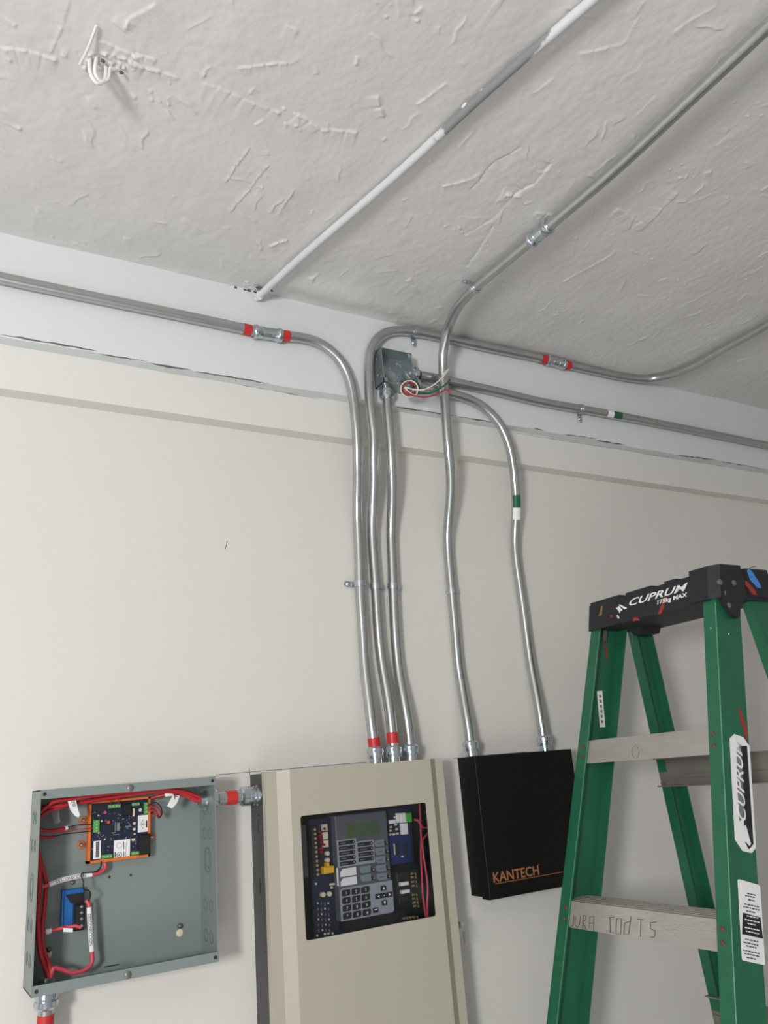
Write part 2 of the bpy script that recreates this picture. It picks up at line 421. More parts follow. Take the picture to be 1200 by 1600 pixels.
# ceiling: rough hand-trowelled plaster
def ceiling_mesh():
    rng = np.random.RandomState(11)
    st = 0.0020
    xs = np.arange(-0.06, 2.44, st); ys = np.arange(-1.2, 0.0, st)
    Xg, Yg = np.meshgrid(xs, ys, indexing='ij')
    def vnoise(sx, sy, seed):
        r = np.random.RandomState(seed); g = r.rand(400, 400)
        u = (Xg + 3) / sx; v = (Yg + 5) / sy
        i = np.floor(u).astype(int); j = np.floor(v).astype(int); fu = u - i; fv = v - j
        fu = fu * fu * (3 - 2 * fu); fv = fv * fv * (3 - 2 * fv); i %= 399; j %= 399
        return (g[i, j] * (1 - fu) + g[i + 1, j] * fu) * (1 - fv) + (g[i, j + 1] * (1 - fu) + g[i + 1, j + 1] * fu) * fv - .5
    h = 0.009 * vnoise(.45, .45, 1) + 0.0045 * vnoise(.16, .2, 2) + 0.0030 * vnoise(.07, .10, 3) + 0.0007 * vnoise(.025, .035, 4) + 0.00035 * vnoise(.009, .011, 5)
    m = vnoise(.3, .3, 9)
    h += 0.0014 * np.clip(m * 4 - .2, 0, 1) * (0.5 - np.abs(vnoise(.03, .06, 7)))
    h += 0.0007 * np.clip(-m * 3 + .3, 0, 1) * vnoise(.012, .016, 12)
    def stroke(x0, y0, x1, y1, a, wd, tail=0.0, side=1, wob=0.0):
        nonlocal h
        L = math.hypot(x1 - x0, y1 - y0)
        if L < 1e-5: return
        dx, dy = (x1 - x0) / L, (y1 - y0) / L
        pad = max(wd * 3, tail * 3)
        ix = (xs > min(x0, x1) - pad) & (xs < max(x0, x1) + pad); iy = (ys > min(y0, y1) - pad) & (ys < max(y0, y1) + pad)
        if not ix.any() or not iy.any(): return
        I = np.ix_(ix, iy)
        X = Xg[I] - x0; Y = Yg[I] - y0
        s = X * dx + Y * dy; d = (-X * dy + Y * dx) * side
        d = d + wob * np.sin(s / L * 9 + a * 9999) * L * .05
        ends = np.clip((s + wd) / (wd * 2), 0, 1) * np.clip((L + wd - s) / (wd * 2), 0, 1)
        taper = np.clip(s / L * 4 + .3, 0, 1) * np.clip((1 - s / L) * 4 + .3, 0, 1)
        g = np.exp(-np.abs(d / wd) ** 1.3)
        if tail > 0: g = np.where(d > 0, np.maximum(g, .75 * np.exp(-d / tail)), g)
        h[I] += a * g * ends * taper
    for _ in range(460):
        x, y = rng.uniform(0, 2.5), rng.uniform(-1.3, -.02)
        ang = rng.choice([rng.normal(1.45, .35), rng.normal(.6, .5), rng.uniform(0, math.pi)], p=[.45, .3, .25])
        L = rng.uniform(.006, .06)
        stroke(x, y, x + L * math.cos(ang), y + L * math.sin(ang), rng.uniform(.0007, .0026), rng.uniform(.0010, .0018),
               rng.choice([rng.uniform(.002, .008), rng.uniform(.006, .025)]), rng.choice([-1, 1]), rng.uniform(0, 1))
    for _ in range(70):        # crumbs and rough scabs in clusters
        cx, cy = rng.uniform(0, 2.4), rng.uniform(-1.2, -.02)
        for _k in range(rng.randint(3, 16)):
            x, y = cx + rng.normal(0, .02), cy + rng.normal(0, .012)
            stroke(x, y, x + rng.uniform(.001, .009), y + rng.normal(0, .004), rng.uniform(-.0012, .0032), rng.uniform(.0010, .0022), rng.uniform(.001, .004), rng.choice([-1, 1]))
    # marks one can find in the photograph
    def pst(pts, a, wd, tail=0, side=1):
        q = [Z(x, y, HC) for x, y in pts]
        for u, v in zip(q[:-1], q[1:]):
            # a broken, wandering ridge rather than one straight bead
            n = max(2, int((v - u).length / .022)); px, py = u.x, u.y
            for k in range(1, n + 1):
                jx, jy = (rng.normal(0, .0018, 2) if k < n else (0, 0))
                nx, ny = u.x + (v.x - u.x) * k / n + jx, u.y + (v.y - u.y) * k / n + jy
                stroke(px, py, nx, ny, a * rng.uniform(.5, 1.0), wd * rng.uniform(.3, .5), max(tail * .6, .006) * rng.uniform(.5, 1.5), side, .3); px, py = nx, ny
    pst([(110, 0), (98, 40), (78, 85)], .0022, .003)
    pst([(245, 5), (215, 22), (195, 45)], .004, .004, .02, -1)
    pst([(150, 60), (205, 85), (245, 95)], .004, .004, .02, 1)
    pst([(200, 95), (280, 125)], .005, .006, .02, 1); pst([(315, 132), (440, 180)], .003, .006, .03, 1)
    pst([(0, 75), (45, 80), (90, 95)], .004, .005, .03, 1)
    pst([(370, 107), (415, 103), (450, 100)], .003, .003)
    pst([(390, 232), (352, 285)], .003, .003); pst([(420, 258), (360, 330)], .003, .003); pst([(460, 295), (440, 325)], .003, .003)
    pst([(465, 180), (500, 205), (560, 210)], .004, .005, .03, 1); pst([(590, 150), (600, 185)], .006, .008, .02)
    pst([(690, 205), (735, 215)], .002, .003); pst([(735, 295), (775, 250), (815, 228), (868, 250)][:3], -.004, .004)
    pst([(862, 253), (835, 285), (800, 305)], -.005, .004, .03, 1); pst([(800, 305), (770, 340), (725, 365)], -.0025, .004)
    pst([(770, 350), (740, 400), (730, 415)], -.003, .003)
    pst([(790, 300), (815, 305)], .006, .007); pst([(835, 330), (865, 335)], .005, .006, .02, 1)
    pst([(690, 290), (730, 280), (750, 270)], .004, .005, .02, 1); pst([(650, 165), (700, 130), (850, 60)][:2], .003, .005)
    pst([(905, 85), (975, 70), (1000, 25)], .0025, .004); pst([(1050, 52), (1120, 8)], .002, .003)
    pst([(880, 440), (945, 403)], .003, .0035); pst([(952, 340), (965, 325), (985, 338), (1010, 350)], .0035, .004, .03, 1)
    pst([(1000, 360), (1060, 300)], .003, .004, .03, -1); pst([(985, 540), (1010, 525)], .004, .003); pst([(1060, 480), (1120, 450)], .002, .003)
    pst([(1090, 140), (1130, 80)], .0015, .003); pst([(640, 435), (655, 455)], .005, .005)
    pst([(410, 400), (440, 418), (480, 412)], .003, .003); pst([(420, 385), (450, 375)], .005, .005); pst([(488, 430), (488, 436)], .005, .006)
    for _ in range(70):
        q = Z(rng.normal(168, 24), rng.normal(97, 8), HC)
        stroke(q.x, q.y, q.x + rng.normal(0, .006), q.y + rng.normal(0, .004), rng.uniform(-.003, .006), rng.uniform(.0013, .0035))
    for _ in range(60):
        q = Z(rng.normal(398, 16), rng.normal(452, 5), HC)
        stroke(q.x, q.y, q.x + rng.normal(0, .008), q.y + rng.normal(0, .003), rng.uniform(-.003, .005), rng.uniform(.0013, .003))
    # low sagging swell between the white rod and the bent conduit
    a = Z(430, 452, HC); b = Z(650, 462, HC)
    h += 0.010 * np.exp(-((Yg + .13 - .02 * (Xg - a.x)) / .035) ** 2) * np.clip((Xg - a.x + .03) / .05, 0, 1) * np.clip((b.x - Xg + .1) / .2, 0, 1)
    h = np.clip(h, -.010, .0125)
    n, m_ = Xg.shape
    V = np.stack([Xg, Yg, HC - h], -1).reshape(-1, 3)
    idx = np.arange(n * m_).reshape(n, m_)
    F = np.stack([idx[:-1, :-1], idx[:-1, 1:], idx[1:, 1:], idx[1:, :-1]], -1).reshape(-1, 4)
    # outer skirt of plain ceiling
    me = bpy.data.meshes.new('ceiling')
    o0, o1, q0, q1 = -2.6, 4.4, -4.0, 0.12
    X0, X1, Y0, Y1 = xs[0], xs[-1], ys[0], ys[-1]
    ex = [(o0, q0, HC), (o1, q0, HC), (o1, q1, HC), (o0, q1, HC), (X0, Y0, HC), (X1, Y0, HC), (X1, Y1, HC), (X0, Y1, HC),
          (o0, q0, HC + .15), (o1, q0, HC + .15), (o1, q1, HC + .15), (o0, q1, HC + .15)]
    b_ = len(V)
    exf = [(0, 4, 5, 1)[::-1], (1, 5, 6, 2)[::-1], (2, 6, 7, 3)[::-1], (3, 7, 4, 0)[::-1], (8, 9, 10, 11), (0, 1, 9, 8), (1, 2, 10, 9), (2, 3, 11, 10), (3, 0, 8, 11)]
    faces = F.tolist() + [[b_ + i for i in f] for f in exf]
    # fade the relief out at the patch border
    e = np.minimum.reduce([Xg - X0, X1 - Xg, Yg - Y0 + 0 * Xg]); k = np.clip(e / .1, 0, 1)
    V[:, 2] = (HC - h * k).reshape(-1)
    allv = np.concatenate([V, np.array(ex)]).astype(np.float32)
    allf = np.array(faces, dtype=np.int32)
    me.vertices.add(len(allv)); me.vertices.foreach_set('co', allv.ravel())
    me.loops.add(allf.size); me.loops.foreach_set('vertex_index', allf.ravel())
    me.polygons.add(len(allf)); me.polygons.foreach_set('loop_start', np.arange(0, allf.size, 4, dtype=np.int32)); me.polygons.foreach_set('loop_total', np.full(len(allf), 4, dtype=np.int32))
    me.update(calc_edges=True); me.validate()
    me.materials.append(M['ceil'])
    me.polygons.foreach_set('use_smooth', [True] * len(F) + [False] * len(exf))
    o = bpy.data.objects.new('ceiling', me); C.objects.link(o); o['kind'] = 'structure'
    return o
ceil = ceiling_mesh()

# chipped plaster by the rod's end and ragged patch round the cable hook
def blob(mb, c, rx, ry, rz, seed, n=8):
    rng = random.Random(seed); vs = []; c = Vector(c)
    for i in range(5):
        ph = math.pi * (i + .5) / 5
        for k in range(n):
            a = 2 * math.pi * k / n; j = rng.uniform(.7, 1.25)
            vs.append(c + Vector((rx * math.sin(ph) * math.cos(a) * j, ry * math.sin(ph) * math.sin(a) * j, rz * math.cos(ph))))
    fs = [(i * n + k, (i + 1) * n + k, (i + 1) * n + (k + 1) % n, i * n + (k + 1) % n) for i in range(4) for k in range(n)]
    fs += [tuple(range(n)), tuple(range(4 * n, 5 * n))[::-1]]
    return mb.add(vs, fs)
rr = random.Random(8)
K5 = crop(350, 400, 3.871)
for k, (x, y, sx, sy) in enumerate([(212, 192, .012, .006), (190, 222, .011, .007), (150, 208, .008, .004), (125, 205, .006, .003), (70, 190, .006, .002), (288, 210, .005, .003)]):
    p = Z(*K5(x, y), HC - .004)
    blob(MB(), p, sx * .7, sy * .7, .003, k + 40).build('dark_chip', 'hole', ceil)
for k, (x, y) in enumerate([(385, 228), (455, 272)]):
    blob(MB(), Z(*H2(x, y), HC - .005), .004, .0025, .003, k + 130).build('dark_chip', 'hole', ceil)

# pencil layout lines over the cabinets
K2 = crop(380, 1160, 3.3333); K1 = crop(30, 1190, 3.0); K3 = crop(690, 1140, 5.217)
def line(p0, p1, wd=.0009):
    a = W(*p0, 0); b = W(*p1, 0); d = (b - a).normalized(); n = Vector((-d.z, 0, d.x)) * wd / 2
    MB().prism([(a + n) , (b + n), (b - n), (a - n)], (0, -.0006, 0)).build('pencil_line', 'pencil', wall)
line(K1(920, 62), K2(640, 103)); line(K1(1078, 30), K1(1080, 62)); line(K3(95, 232), K3(290, 228), .0016)
line((355, 845), (352, 858), .001)

# ------------------------------------------------------------------ conduits
def conduit_path(pts, it=60):
    q = []
    for p in pts:
        if len(p) == 3: q.append(W(*p))
        elif p[3] == 'z': q.append(Z(p[0], p[1], p[2]))
    return relax(smooth_path(q, .006), it)

def coupling(path, px, py, parent, L=.034, flip=False):
    p, t = nearest(path, px, py)
    r = PR
    prof = [(-L, r + .0002), (-L, r + .0035), (-L + .002, r + .0048), (-L + .008, r + .0048), (-L + .010, r + .003), (-.012, r + .0022), (-.012, r + .003), (-.009, r + .003),
            (-.009, r + .002), (.009, r + .002), (.009, r + .003), (.012, r + .003), (.012, r + .0022), (L - .010, r + .003), (L - .008, r + .0048), (L - .002, r + .0048), (L, r + .0035), (L, r + .0002)]
    return MB().lathe(p, t, prof, 22).build('coupling', 'zinc', parent, smooth=True)
def tape(path, px, py, parent, L=.010, name='red_tape', m='red_tape', label=None):
    p, t = nearest(path, px, py)
    return MB().lathe(p, t, [(-L, PR + .0003), (-L, PR + .0008), (L, PR + .0008), (L, PR + .0003)], 24).build(name, m, parent, smooth=True, label=label)
def connector(p, d, parent, s=1.0, thread=.012, hexn=True):   # compression connector: d points along the conduit, away from the box wall at p
    r = PR
    a = MB().lathe(p, d, [(-.004, r * .8), (-.004, r + .001), (thread, r + .001), (thread, r + .0052), (thread + .006, r + .0058), (thread + .006, r + .0045), (thread + .010, r + .0045), (thread + .010, r + .0062),
                          (thread + .019, r + .0060), (thread + .023, r + .002), (thread + .023, r * .9)], 24).build('connector', 'zinc', parent, smooth=True)
    d = Vector(d).normalized(); p = Vector(p)
    up = Vector((0, 0, 1)) if abs(d.z) < .9 else Vector((0, 1, 0)); x = d.cross(up).normalized(); y = d.cross(x)
    if not hexn:
        MB().lathe(p, d, [(0, r + .0062), (.0035, r + .0066), (.0035, r + .002), (.007, r + .002), (.007, r + .0056), (.010, r + .0056), (.010, r + .001)], 24).build('locknut', 'zinc', a, smooth=True)
        return a
    mbn = MB()
    pts = [p + d * (thread + .011) + (x * math.cos(k * math.pi / 3) + y * math.sin(k * math.pi / 3)) * (r + .0072) for k in range(6)]
    mbn.prism(pts, d * .0065).build('hex_nut', 'zinc', a)
    return a
def sticker_ring(path, p0, p1, parent):
    pa, t = nearest(path, *p0); pb, _ = nearest(path, *p1)
    i0 = min(range(len(path)), key=lambda i: (path[i] - pa).length); i1 = min(range(len(path)), key=lambda i: (path[i] - pb).length)
    if i0 > i1: i0, i1 = i1, i0
    n = i1 - i0; h = i0 + int(n * .55)
    def ring(a, b, m, nm):
        seg = path[a:b + 1]; vs = []; fs = []; K = 9
        for i, q in enumerate(seg):
            t = (path[min(a + i + 1, len(path) - 1)] - path[a + i - 1]).normalized()
            toc = (Vector((0, CAMY, CAMZ)) - q); toc = (toc - t * toc.dot(t)).normalized(); sd = t.cross(toc)
            for k in range(K):
                an = (k / (K - 1) - .5) * 1.9 - .25
                vs.append(q + (toc * math.cos(an) + sd * math.sin(an)) * (PR + .0006))
        for i in range(len(seg) - 1):
            for k in range(K - 1): fs.append((i * K + k, i * K + k + 1, (i + 1) * K + k + 1, (i + 1) * K + k))
        return MB().add(vs, fs).build(nm, m, parent, smooth=True)
    return ring, i0, h, i1

def extend(path, end, n=0):      # carries a run on beyond the picture, straight to where it would end
    a = path[-1]; b = Vector(end); k = max(2, int((b - a).length / .02))
    path.extend([a.lerp(b, i / k) for i in range(1, k + 1)])
def make_conduit(label, path, name='conduit'):
    if path is p1: q0 = path[0]; path[:0] = [Vector((-2.58, q0.y, q0.z)).lerp(q0, i / 60) for i in range(60)]
    t = thing(name, label, 'conduit', path[0])
    MB().tube(path, PR, 20).build('tube', 'galv', t, smooth=True)
    return t

cb = crop(530, 680, 8.0); c7 = crop(520, 860, 4.573); c8 = crop(680, 1000, 5.4545); c7b = crop(640, 680, 5.4545); c3 = crop(600, 250, 3.0)
TB = T2 + .016      # beam zone
TW = .016           # wall zone
TC = .038           # at the cabinets
# leftmost conduit
p1 = conduit_path([(-90, 413, TB), (0, 434, TB), (167, 469, TB), (350, 507, TB), (417, 521.5, TB), (464, 526.6, TB), (489.5, 530.5, TB), (515, 544.7, TB), (534, 565, TB), (546, 592, TB), (552, 620, TB), (555, 655, TB),
                   (*cb(228, 30), TB - .004), (*cb(228, 250), TB - .012), (*cb(232, 500), .052), (*cb(228, 750), .034), (*cb(225, 950), .022), (*cb(232, 1150), TW + .001), (*cb(250, 1500), TW), (*c7(195, 300), TW), (*c7(215, 600), TW),
                   (*c7(226, 800), TW + .002), (*c7(237, 920), TW + .007), (*c7(255, 1050), .029), (*c7(272, 1200), TC), (*c7(293, 1370), TC), (586.5, 1176, TC)], 30)
c1 = make_conduit('galvanised conduit from left edge bending down, leftmost of three entering beige cabinet', p1)
coupling(p1, 417, 521.5, c1)
tape(p1, 385, 515, c1, .0095); tape(p1, 445, 526, c1, .0095); tape(p1, *c7(293, 1370), c1, .0105)
# second conduit
p2 = conduit_path([(*c7(434, 1450), TC), (*c7(432, 1400), TC), (*c7(420, 1250), TC), (*c7(385, 1000), .027), (*c7(352, 820), TW + .001), (*c7(325, 560), TW), (*c7(310, 300), TW), (*cb(425, 1450), TW), (*cb(412, 1230), TW + .002), (*cb(412, 1100), .022),
                   (*cb(420, 900), .032), (*cb(430, 700), .045), (*cb(436, 500), .058), (*cb(430, 300), .069), (*cb(422, 150), TB - .006), (586, 690, TB - .002), (581, 660, TB), (577.5, 625, TB), (576, 590, TB), (576.5, 556, TB), (582.5, 536, TB), (594, 523, TB), (609, 516.5, TB), (627.5, 515.8, TB), (647.5, 518.5, TB), (690, 527, TB), (752.5, 541, TB),
                   (840, 559, TB), (863, 565, TB), (933, 580.5, TB), (975, 589, TB + .002), (1016.7, 592.5, .10), (1050, 585, 2.561, 'z'), (1083, 571.7, 2.560, 'z'), (1133, 543.5, 2.559, 'z'), (1200, 506.7, 2.558, 'z'), (1330, 420, 2.557, 'z')], 30)
extend(p2, (p2[-1].x + .0, -3.9, p2[-1].z))
c2 = make_conduit('galvanised conduit looping above the junction box then bending onto the ceiling at right edge', p2)
coupling(p2, 867, 565.5, c2)
tape(p2, 849, 561.5, c2, .0095); tape(p2, 885.5, 570, c2, .008); tape(p2, *c7(422, 1335), c2, .0115)
# third conduit, up to the junction box
p3 = conduit_path([(*c7(557, 1450), TC), (*c7(555, 1400), TC), (*c7(538, 1250), TC), (*c7(503, 1050), .032), (*c7(472, 880), .018), (*c7(447, 600), TW), (*c7(433, 300), TW), (*cb(660, 1500), TW), (*cb(648, 1250), TW + .001), (*cb(650, 1120), .022),
                   (*cb(662, 900), .036), (*cb(668, 720), .05), (*cb(660, 500), .064), (*cb(648, 250), TB - .004), (*cb(638, 30), TB), (607.5, 667.5, TB), (605.5, 640, TB), (604.8, 624, TB)], 30)
c3_ = make_conduit('galvanised conduit rising from beige cabinet to the bottom of the junction box', p3)
# fourth: black cabinet up over the others to the ceiling
p4 = conduit_path([(*c8(308, 960), TC), (*c8(305, 920), TC), (*c8(285, 750), TC), (*c8(257, 600), .032), (*c8(230, 430), .02), (*c8(192, 200), TW), (*c8(178, 0), TW), (*c7b(365, 1400), TW), (*c7b(342, 1150), TW), (*c7b(323, 930), TW + .001), (*c7b(322, 850), .022), (*c7b(333, 700), .038),
                   (*c7b(350, 500), .062), (*c7b(350, 350), .08), (*c7b(338, 200), .096), (*c7b(322, 30), .106), (695, 630, .110), (692.5, 590, .114), (691.5, 565, .122), (692.5, 542, .138), (700, 512, .172), (706, 496, 2.539, 'z'), (716, 478, 2.544, 'z'), (740, 451, 2.5485, 'z'), (776.7, 420, 2.550, 'z'), (813, 389.5, 2.550, 'z'),
                   (846.7, 362, 2.549, 'z'), (900, 317, 2.548, 'z'), (966.7, 260, 2.546, 'z'), (1060, 172, 2.544, 'z'), (1197, 43, 2.541, 'z'), (1330, -85, 2.540, 'z')], 30)
extend(p4, (p4[-1].x, -3.9, p4[-1].z))
c4_ = make_conduit('galvanised conduit from black cabinet crossing over the others up onto the ceiling', p4)
coupling(p4, 844, 365, c4_, .030)
# fifth: horizontal from junction box to the right
p5 = conduit_path([(655, 586.5, TB + .004), (670, 589, TB + .003), (727.5, 601, TB), (790, 615, TB), (840, 627, TB), (906.7, 639, TB), (956.7, 648, TB), (1066.7, 669, TB), (1200, 696, TB), (1300, 715, TB)], 30)
extend(p5, (4.39, p5[-1].y, p5[-1].z))
c5 = make_conduit('straight galvanised conduit running right from the junction box along the beam', p5)
# sixth: from junction box down to black cabinet
p6 = conduit_path([(655, 603.5, TB + .004), (672, 608, TB + .003), (700, 614.5, TB), (726, 621, TB), (750, 631.5, TB), (769, 647, TB), (784, 667.5, TB), (794, 690, TB), (801.5, 722, TB - .004), (*c7b(897, 400), .068), (*c7b(908, 530), .058), (*c7b(909, 640), .046), (*c7b(903, 760), .032), (*c7b(896, 880), .021), (*c7b(903, 1030), TW + .001),
                   (*c7b(935, 1250), TW), (*c7b(965, 1450), TW), (*c8(785, 0), TW), (*c8(820, 250), .019), (*c8(860, 450), .03), (*c8(895, 650), TC), (*c8(925, 850), TC), (*c8(932, 880), TC)], 30)
c6_ = make_conduit('galvanised conduit curving from the junction box down to the black cabinet right side', p6)
# stickers
for path, a, b, par in ((p6, (*c7b(893, 515),), (*c7b(893, 712),), c6_), (p5, (*C4(505, 598),), (*C4(435, 583),), c5)):
    ring, i0, h, i1 = sticker_ring(path, a, b, par)
    if par is c5: h = i0 + int((i1 - i0) * .45)
    if par is c6_: ring(i0, h, 'green_wire', 'sticker')['label'] = 'green sticker half'; ring(h, i1, 'white', 'sticker')['label'] = 'white sticker half'
    else: ring(i0, h, 'white', 'sticker')['label'] = 'white sticker half'; ring(h, i1, 'green_wire', 'sticker')['label'] = 'green sticker half'
# connectors at the cabinet tops
ZT = 1.5175
for path, par, e in ((p1, c1, -1), (p2, c2, 0), (p3, c3_, 0), (p4, c4_, 0), (p6, c6_, -1)):
    q = path[e]
    connector((q.x, q.y, ZT), (0, 0, 1), par)
# junction box ends
JX0, JX1, JZ0, JZ1, JT = .939, 1.026, 2.384, 2.477, .107
q = p3[-1]; connector((q.x, q.y, JZ0), (0, 0, -1), c3_, thread=.008)
q = p5[0]; connector((JX1, q.y, q.z), (1, 0, 0), c5, thread=.004)
q = p6[0]; connector((JX1, q.y, q.z), (1, 0, 0), c6_, thread=.004)

# ------------------------------------------------------------------ straps
def strap(path, px, py, tabdir, label, normal=(0, -1, 0), group=None, tab=.024, both=False):
    p, t = nearest(path, px, py); n = Vector(normal); s = t.cross(n).normalized()
    if s.dot(Vector(tabdir)) < 0: s = -s
    th = thing('pipe_strap', label, 'strap', p, group)
    w2 = .0065; r = PR + .0014; mb = MB(); K = 15; vs = []; fs = []
    # arch around the conduit
    for k in range(K):
        a = -math.pi / 2 - .25 + (math.pi + .5) * k / (K - 1)
        dirv = s * math.sin(a) + n * math.cos(a)
        for rr_ in (PR + .0002, r + .0006):
            for ww in (-w2, w2): vs.append(p + dirv * rr_ + t * ww)
    for k in range(K - 1):
        a = 4 * k; b = a + 4
        fs += [(a, a + 1, b + 1, b), (a + 2, b + 2, b + 3, a + 3), (a, b, b + 2, a + 2), (a + 1, a + 3, b + 3, b + 1)]
    fs += [(0, 2, 3, 1), (4 * K - 4, 4 * K - 3, 4 * K - 1, 4 * K - 2)]
    mb.add(vs, fs).build('clip', 'zinc', th, smooth=True)
    MB().lathe(p, t, [(-.0015, PR + .001), (-.0015, r + .0014), (.0015, r + .0014), (.0015, PR + .001)], 20).build('rib', 'zinc', th, smooth=True)
    base = p + s * (PR + .0005) - n * (PR - .0015)
    a0 = base - t * w2; a1 = base + t * w2; e = s * tab
    pts = [a0, a1, a1 + e * .7, a1 + e * .93 - t * .0025, a1 + e - t * w2, a0 + e * .93 + t * .0025, a0 + e * .7]
    MB().prism(pts, n * .0022).build('tab', 'zinc', th)
    scp = base + s * tab * .6 + n * .002
    MB().lathe(scp, n, [(0, .005), (.0015, .005), (.0035, .003), (.0045, .001)], 12).build('screw', 'zinc', th, smooth=True)
    return th
strap(p1, *c7(200, 245), (-1, 0, 0), 'zinc strap with its screw tab on the left, on leftmost vertical conduit')
strap(p2, *c7(307, 262), (1, 0, 0), 'zinc strap on the middle of the three conduits above beige cabinet', tab=.013)
strap(p3, *c7(430, 265), (1, 0, 0), 'zinc strap on the right one of the three conduits above beige cabinet', tab=.015)
strap(p4, *c7b(358, 1335), (1, 0, 0), 'zinc strap on the vertical conduit left above the black cabinet', tab=.012)
strap(p2, 647, 518, (0, 0, -1), 'zinc strap hanging its screw below the looped conduit, above junction box')
strap(p5, *C4(322, 567), (0, 0, -1), 'zinc strap with screw below the straight conduit right of junction box')
strap(p4, 741, 449, (-1, 0, 0), 'zinc strap fixing conduit to the ceiling near its bend', normal=(0, 0, -1))

# ------------------------------------------------------------------ white rod on the ceiling
pa = Z(402, 464, HC - .014); pbm = Z(620, 272, HC - .013); pc = Z(780, 125, HC - .012); pd = Z(925, 0, HC - .012); pe = Z(1080, -135, HC - .012)
pa = W(401, 466, T2 + .004)
rp = relax(smooth_path([pa, Z(470, 402, HC - .016), pbm, pc, pd, pe], .006), 10)
extend(rp, rp[-1] + (rp[-1] - rp[-2]).normalized() * 2.3)
mbr = MB().tube(rp, .0082, 14)
rod = mbr.build('rod', 'rod', None, smooth=True)
rod['label'] = 'white painted rod with a bare grey stretch running across the plaster ceiling'; rod['category'] = 'rod'
att = rod.data.attributes.new('bare', 'FLOAT', 'POINT')
def nearest_on(p):
    i = min(range(len(rp)), key=lambda i: (rp[i] - p).length_squared); return rp[i], i
vals = []
for v in rod.data.vertices:
    wv = v.co + rod.location; x, y = project(wv)
    # bare part lies between these distances along the rod
    s = (wv - pa).length; s0 = (Z(712, 190, HC) - pa).length; s1 = (Z(815, 95, HC) - pa).length
    mid = (s0 + s1) / 2; hf = (s1 - s0) / 2
    q_, t_ = nearest_on(wv); lower = (wv - q_).normalized().dot(Vector((1, 0, -.4)).normalized())
    vals.append(0.64 - 0.30 * max(0, abs(s - mid) - hf * .9) / .07 - (0.16 * lower if s > s1 - .05 else 0.02 * lower) - (.03 if s < s0 - .02 else 0))
att.data.foreach_set('value', vals)
mb = MB(); rr = random.Random(5)
for k in range(14):
    q = rp[int(rr.uniform(.05, .62) * len(rp))]; blob(mb, q + Vector((rr.uniform(-.006, .006), 0, .003)), .004, rr.uniform(.006, .014), .004, k + 300, 7)
blob(mb, rp[2], .011, .008, .011, 77)
o = mb.build('paint_drips', 'lump', rod, smooth=True); o['kind'] = 'stuff'

# cable hook hanging from the ceiling
hk = thing('cable_hook', 'white painted cable loops hanging from broken plaster at upper left of ceiling', 'cable', Z(155, 100, HC))
for (a, b, c, lab) in (((336, 215), (385, 262), (408, 293), 0), ((352, 222), (392, 285), (425, 292), 1)):
    A = Z(*H2(*a), HC - .004); E = Z(*H2(a[0] + 95, a[1] + 10), HC - .004); 
    E = Z(*H2(a[0] + 62, a[1] + 40), HC - .004); mid = (A + E) / 2 + Vector((-.004 * lab, 0, -.040 + .007 * lab))
    A2 = A + Vector((.004 * lab, -.004 * lab, 0))
    MB().tube(smooth_path([A2 + Vector((0, 0, .01)), A2.lerp(mid, .55) + Vector((-.004, 0, -.008)), mid, E.lerp(mid, .55) + Vector((.004, 0, -.008)), E + Vector((0, 0, .01))], .004), .0029, 8).build('cable_loop', 'lump', hk, smooth=True)
MB().tube(smooth_path([Z(*H2(300, 240), HC - .008), Z(*H2(330, 180), HC - .010), Z(*H2(362, 95), HC - .004)], .006), .0022, 8).build('cable_end', 'lump', hk, smooth=True)

# ------------------------------------------------------------------ junction box
jb = thing('junction_box', 'open square zinc junction box on the white beam with wires hanging out', 'junction box', ((JX0 + JX1) / 2, -T2, JZ0))
y0, y1, th_ = -JT, -T2 - .0005, .0016
MB().box(JX0, JX1, y1 - th_, y1, JZ0, JZ1).build('back_plate', 'boxzinc', jb)
MB().box(JX0, JX1, y0, y1, JZ1 - th_, JZ1).build('side', 'boxzinc', jb)
MB().box(JX0, JX1, y0, y1, JZ0, JZ0 + th_).build('side', 'boxzinc', jb)
MB().box(JX0, JX0 + th_, y0, y1, JZ0, JZ1).build('side', 'boxzinc', jb)
MB().box(JX1 - th_, JX1, y0, y1, JZ0, JZ1).build('side', 'boxzinc', jb)
for (u, v, r) in ((.5, .45, .017), (.2, .2, .009), (.8, .8, .009), (.78, .22, .009)):
    c = Vector((JX0 + u * (JX1 - JX0), y1 - th_, JZ0 + v * (JZ1 - JZ0)))
    MB().lathe(c, (0, -1, 0), [(0, r), (.0007, r), (.0009, r - .0012), (.0003, r - .002), (.0003, 0.0005)], 20).build('knockout', 'boxzinc', jb, smooth=True)
for (u, v) in ((.3, .7), (.5, .68), (.62, .35), (.75, .45), (.35, .25), (.12, .45)):
    c = Vector((JX0 + u * (JX1 - JX0), y1 - th_, JZ0 + v * (JZ1 - JZ0)))
    MB().lathe(c, (0, -1, 0), [(0, .0028), (.0012, .0025), (.0018, .0008)], 8).build('dimple', 'zinc', jb, smooth=True)
MB().lathe((JX0 + .02, y1 - th_, JZ1 - .028), (0, -1, 0), [(0, .005), (.004, .0048), (.005, .003)], 12).build('ground_screw', 'green_wire', jb, smooth=True, label='green ground screw')
for (x_, z_) in ((JX1 - .006, JZ1 - .006), (JX0 + .006, JZ0 + .006)):
    MB().box(x_ - .006, x_ + .006, y0, y0 + .0014, z_ - .006, z_ + .006).build('screw_ear', 'boxzinc', jb)
for (yy, zz) in ((-.08, JZ1 - .02), (-.092, JZ1 - .045), (-.078, JZ0 + .03), (-.095, JZ0 + .02), (-.09, JZ1 - .07)):
    MB().lathe((JX0, yy, zz), (-1, 0, 0), [(0, .003), (.0008, .003), (.001, .0015)], 8).build('dimple', 'zinc', jb, smooth=True)

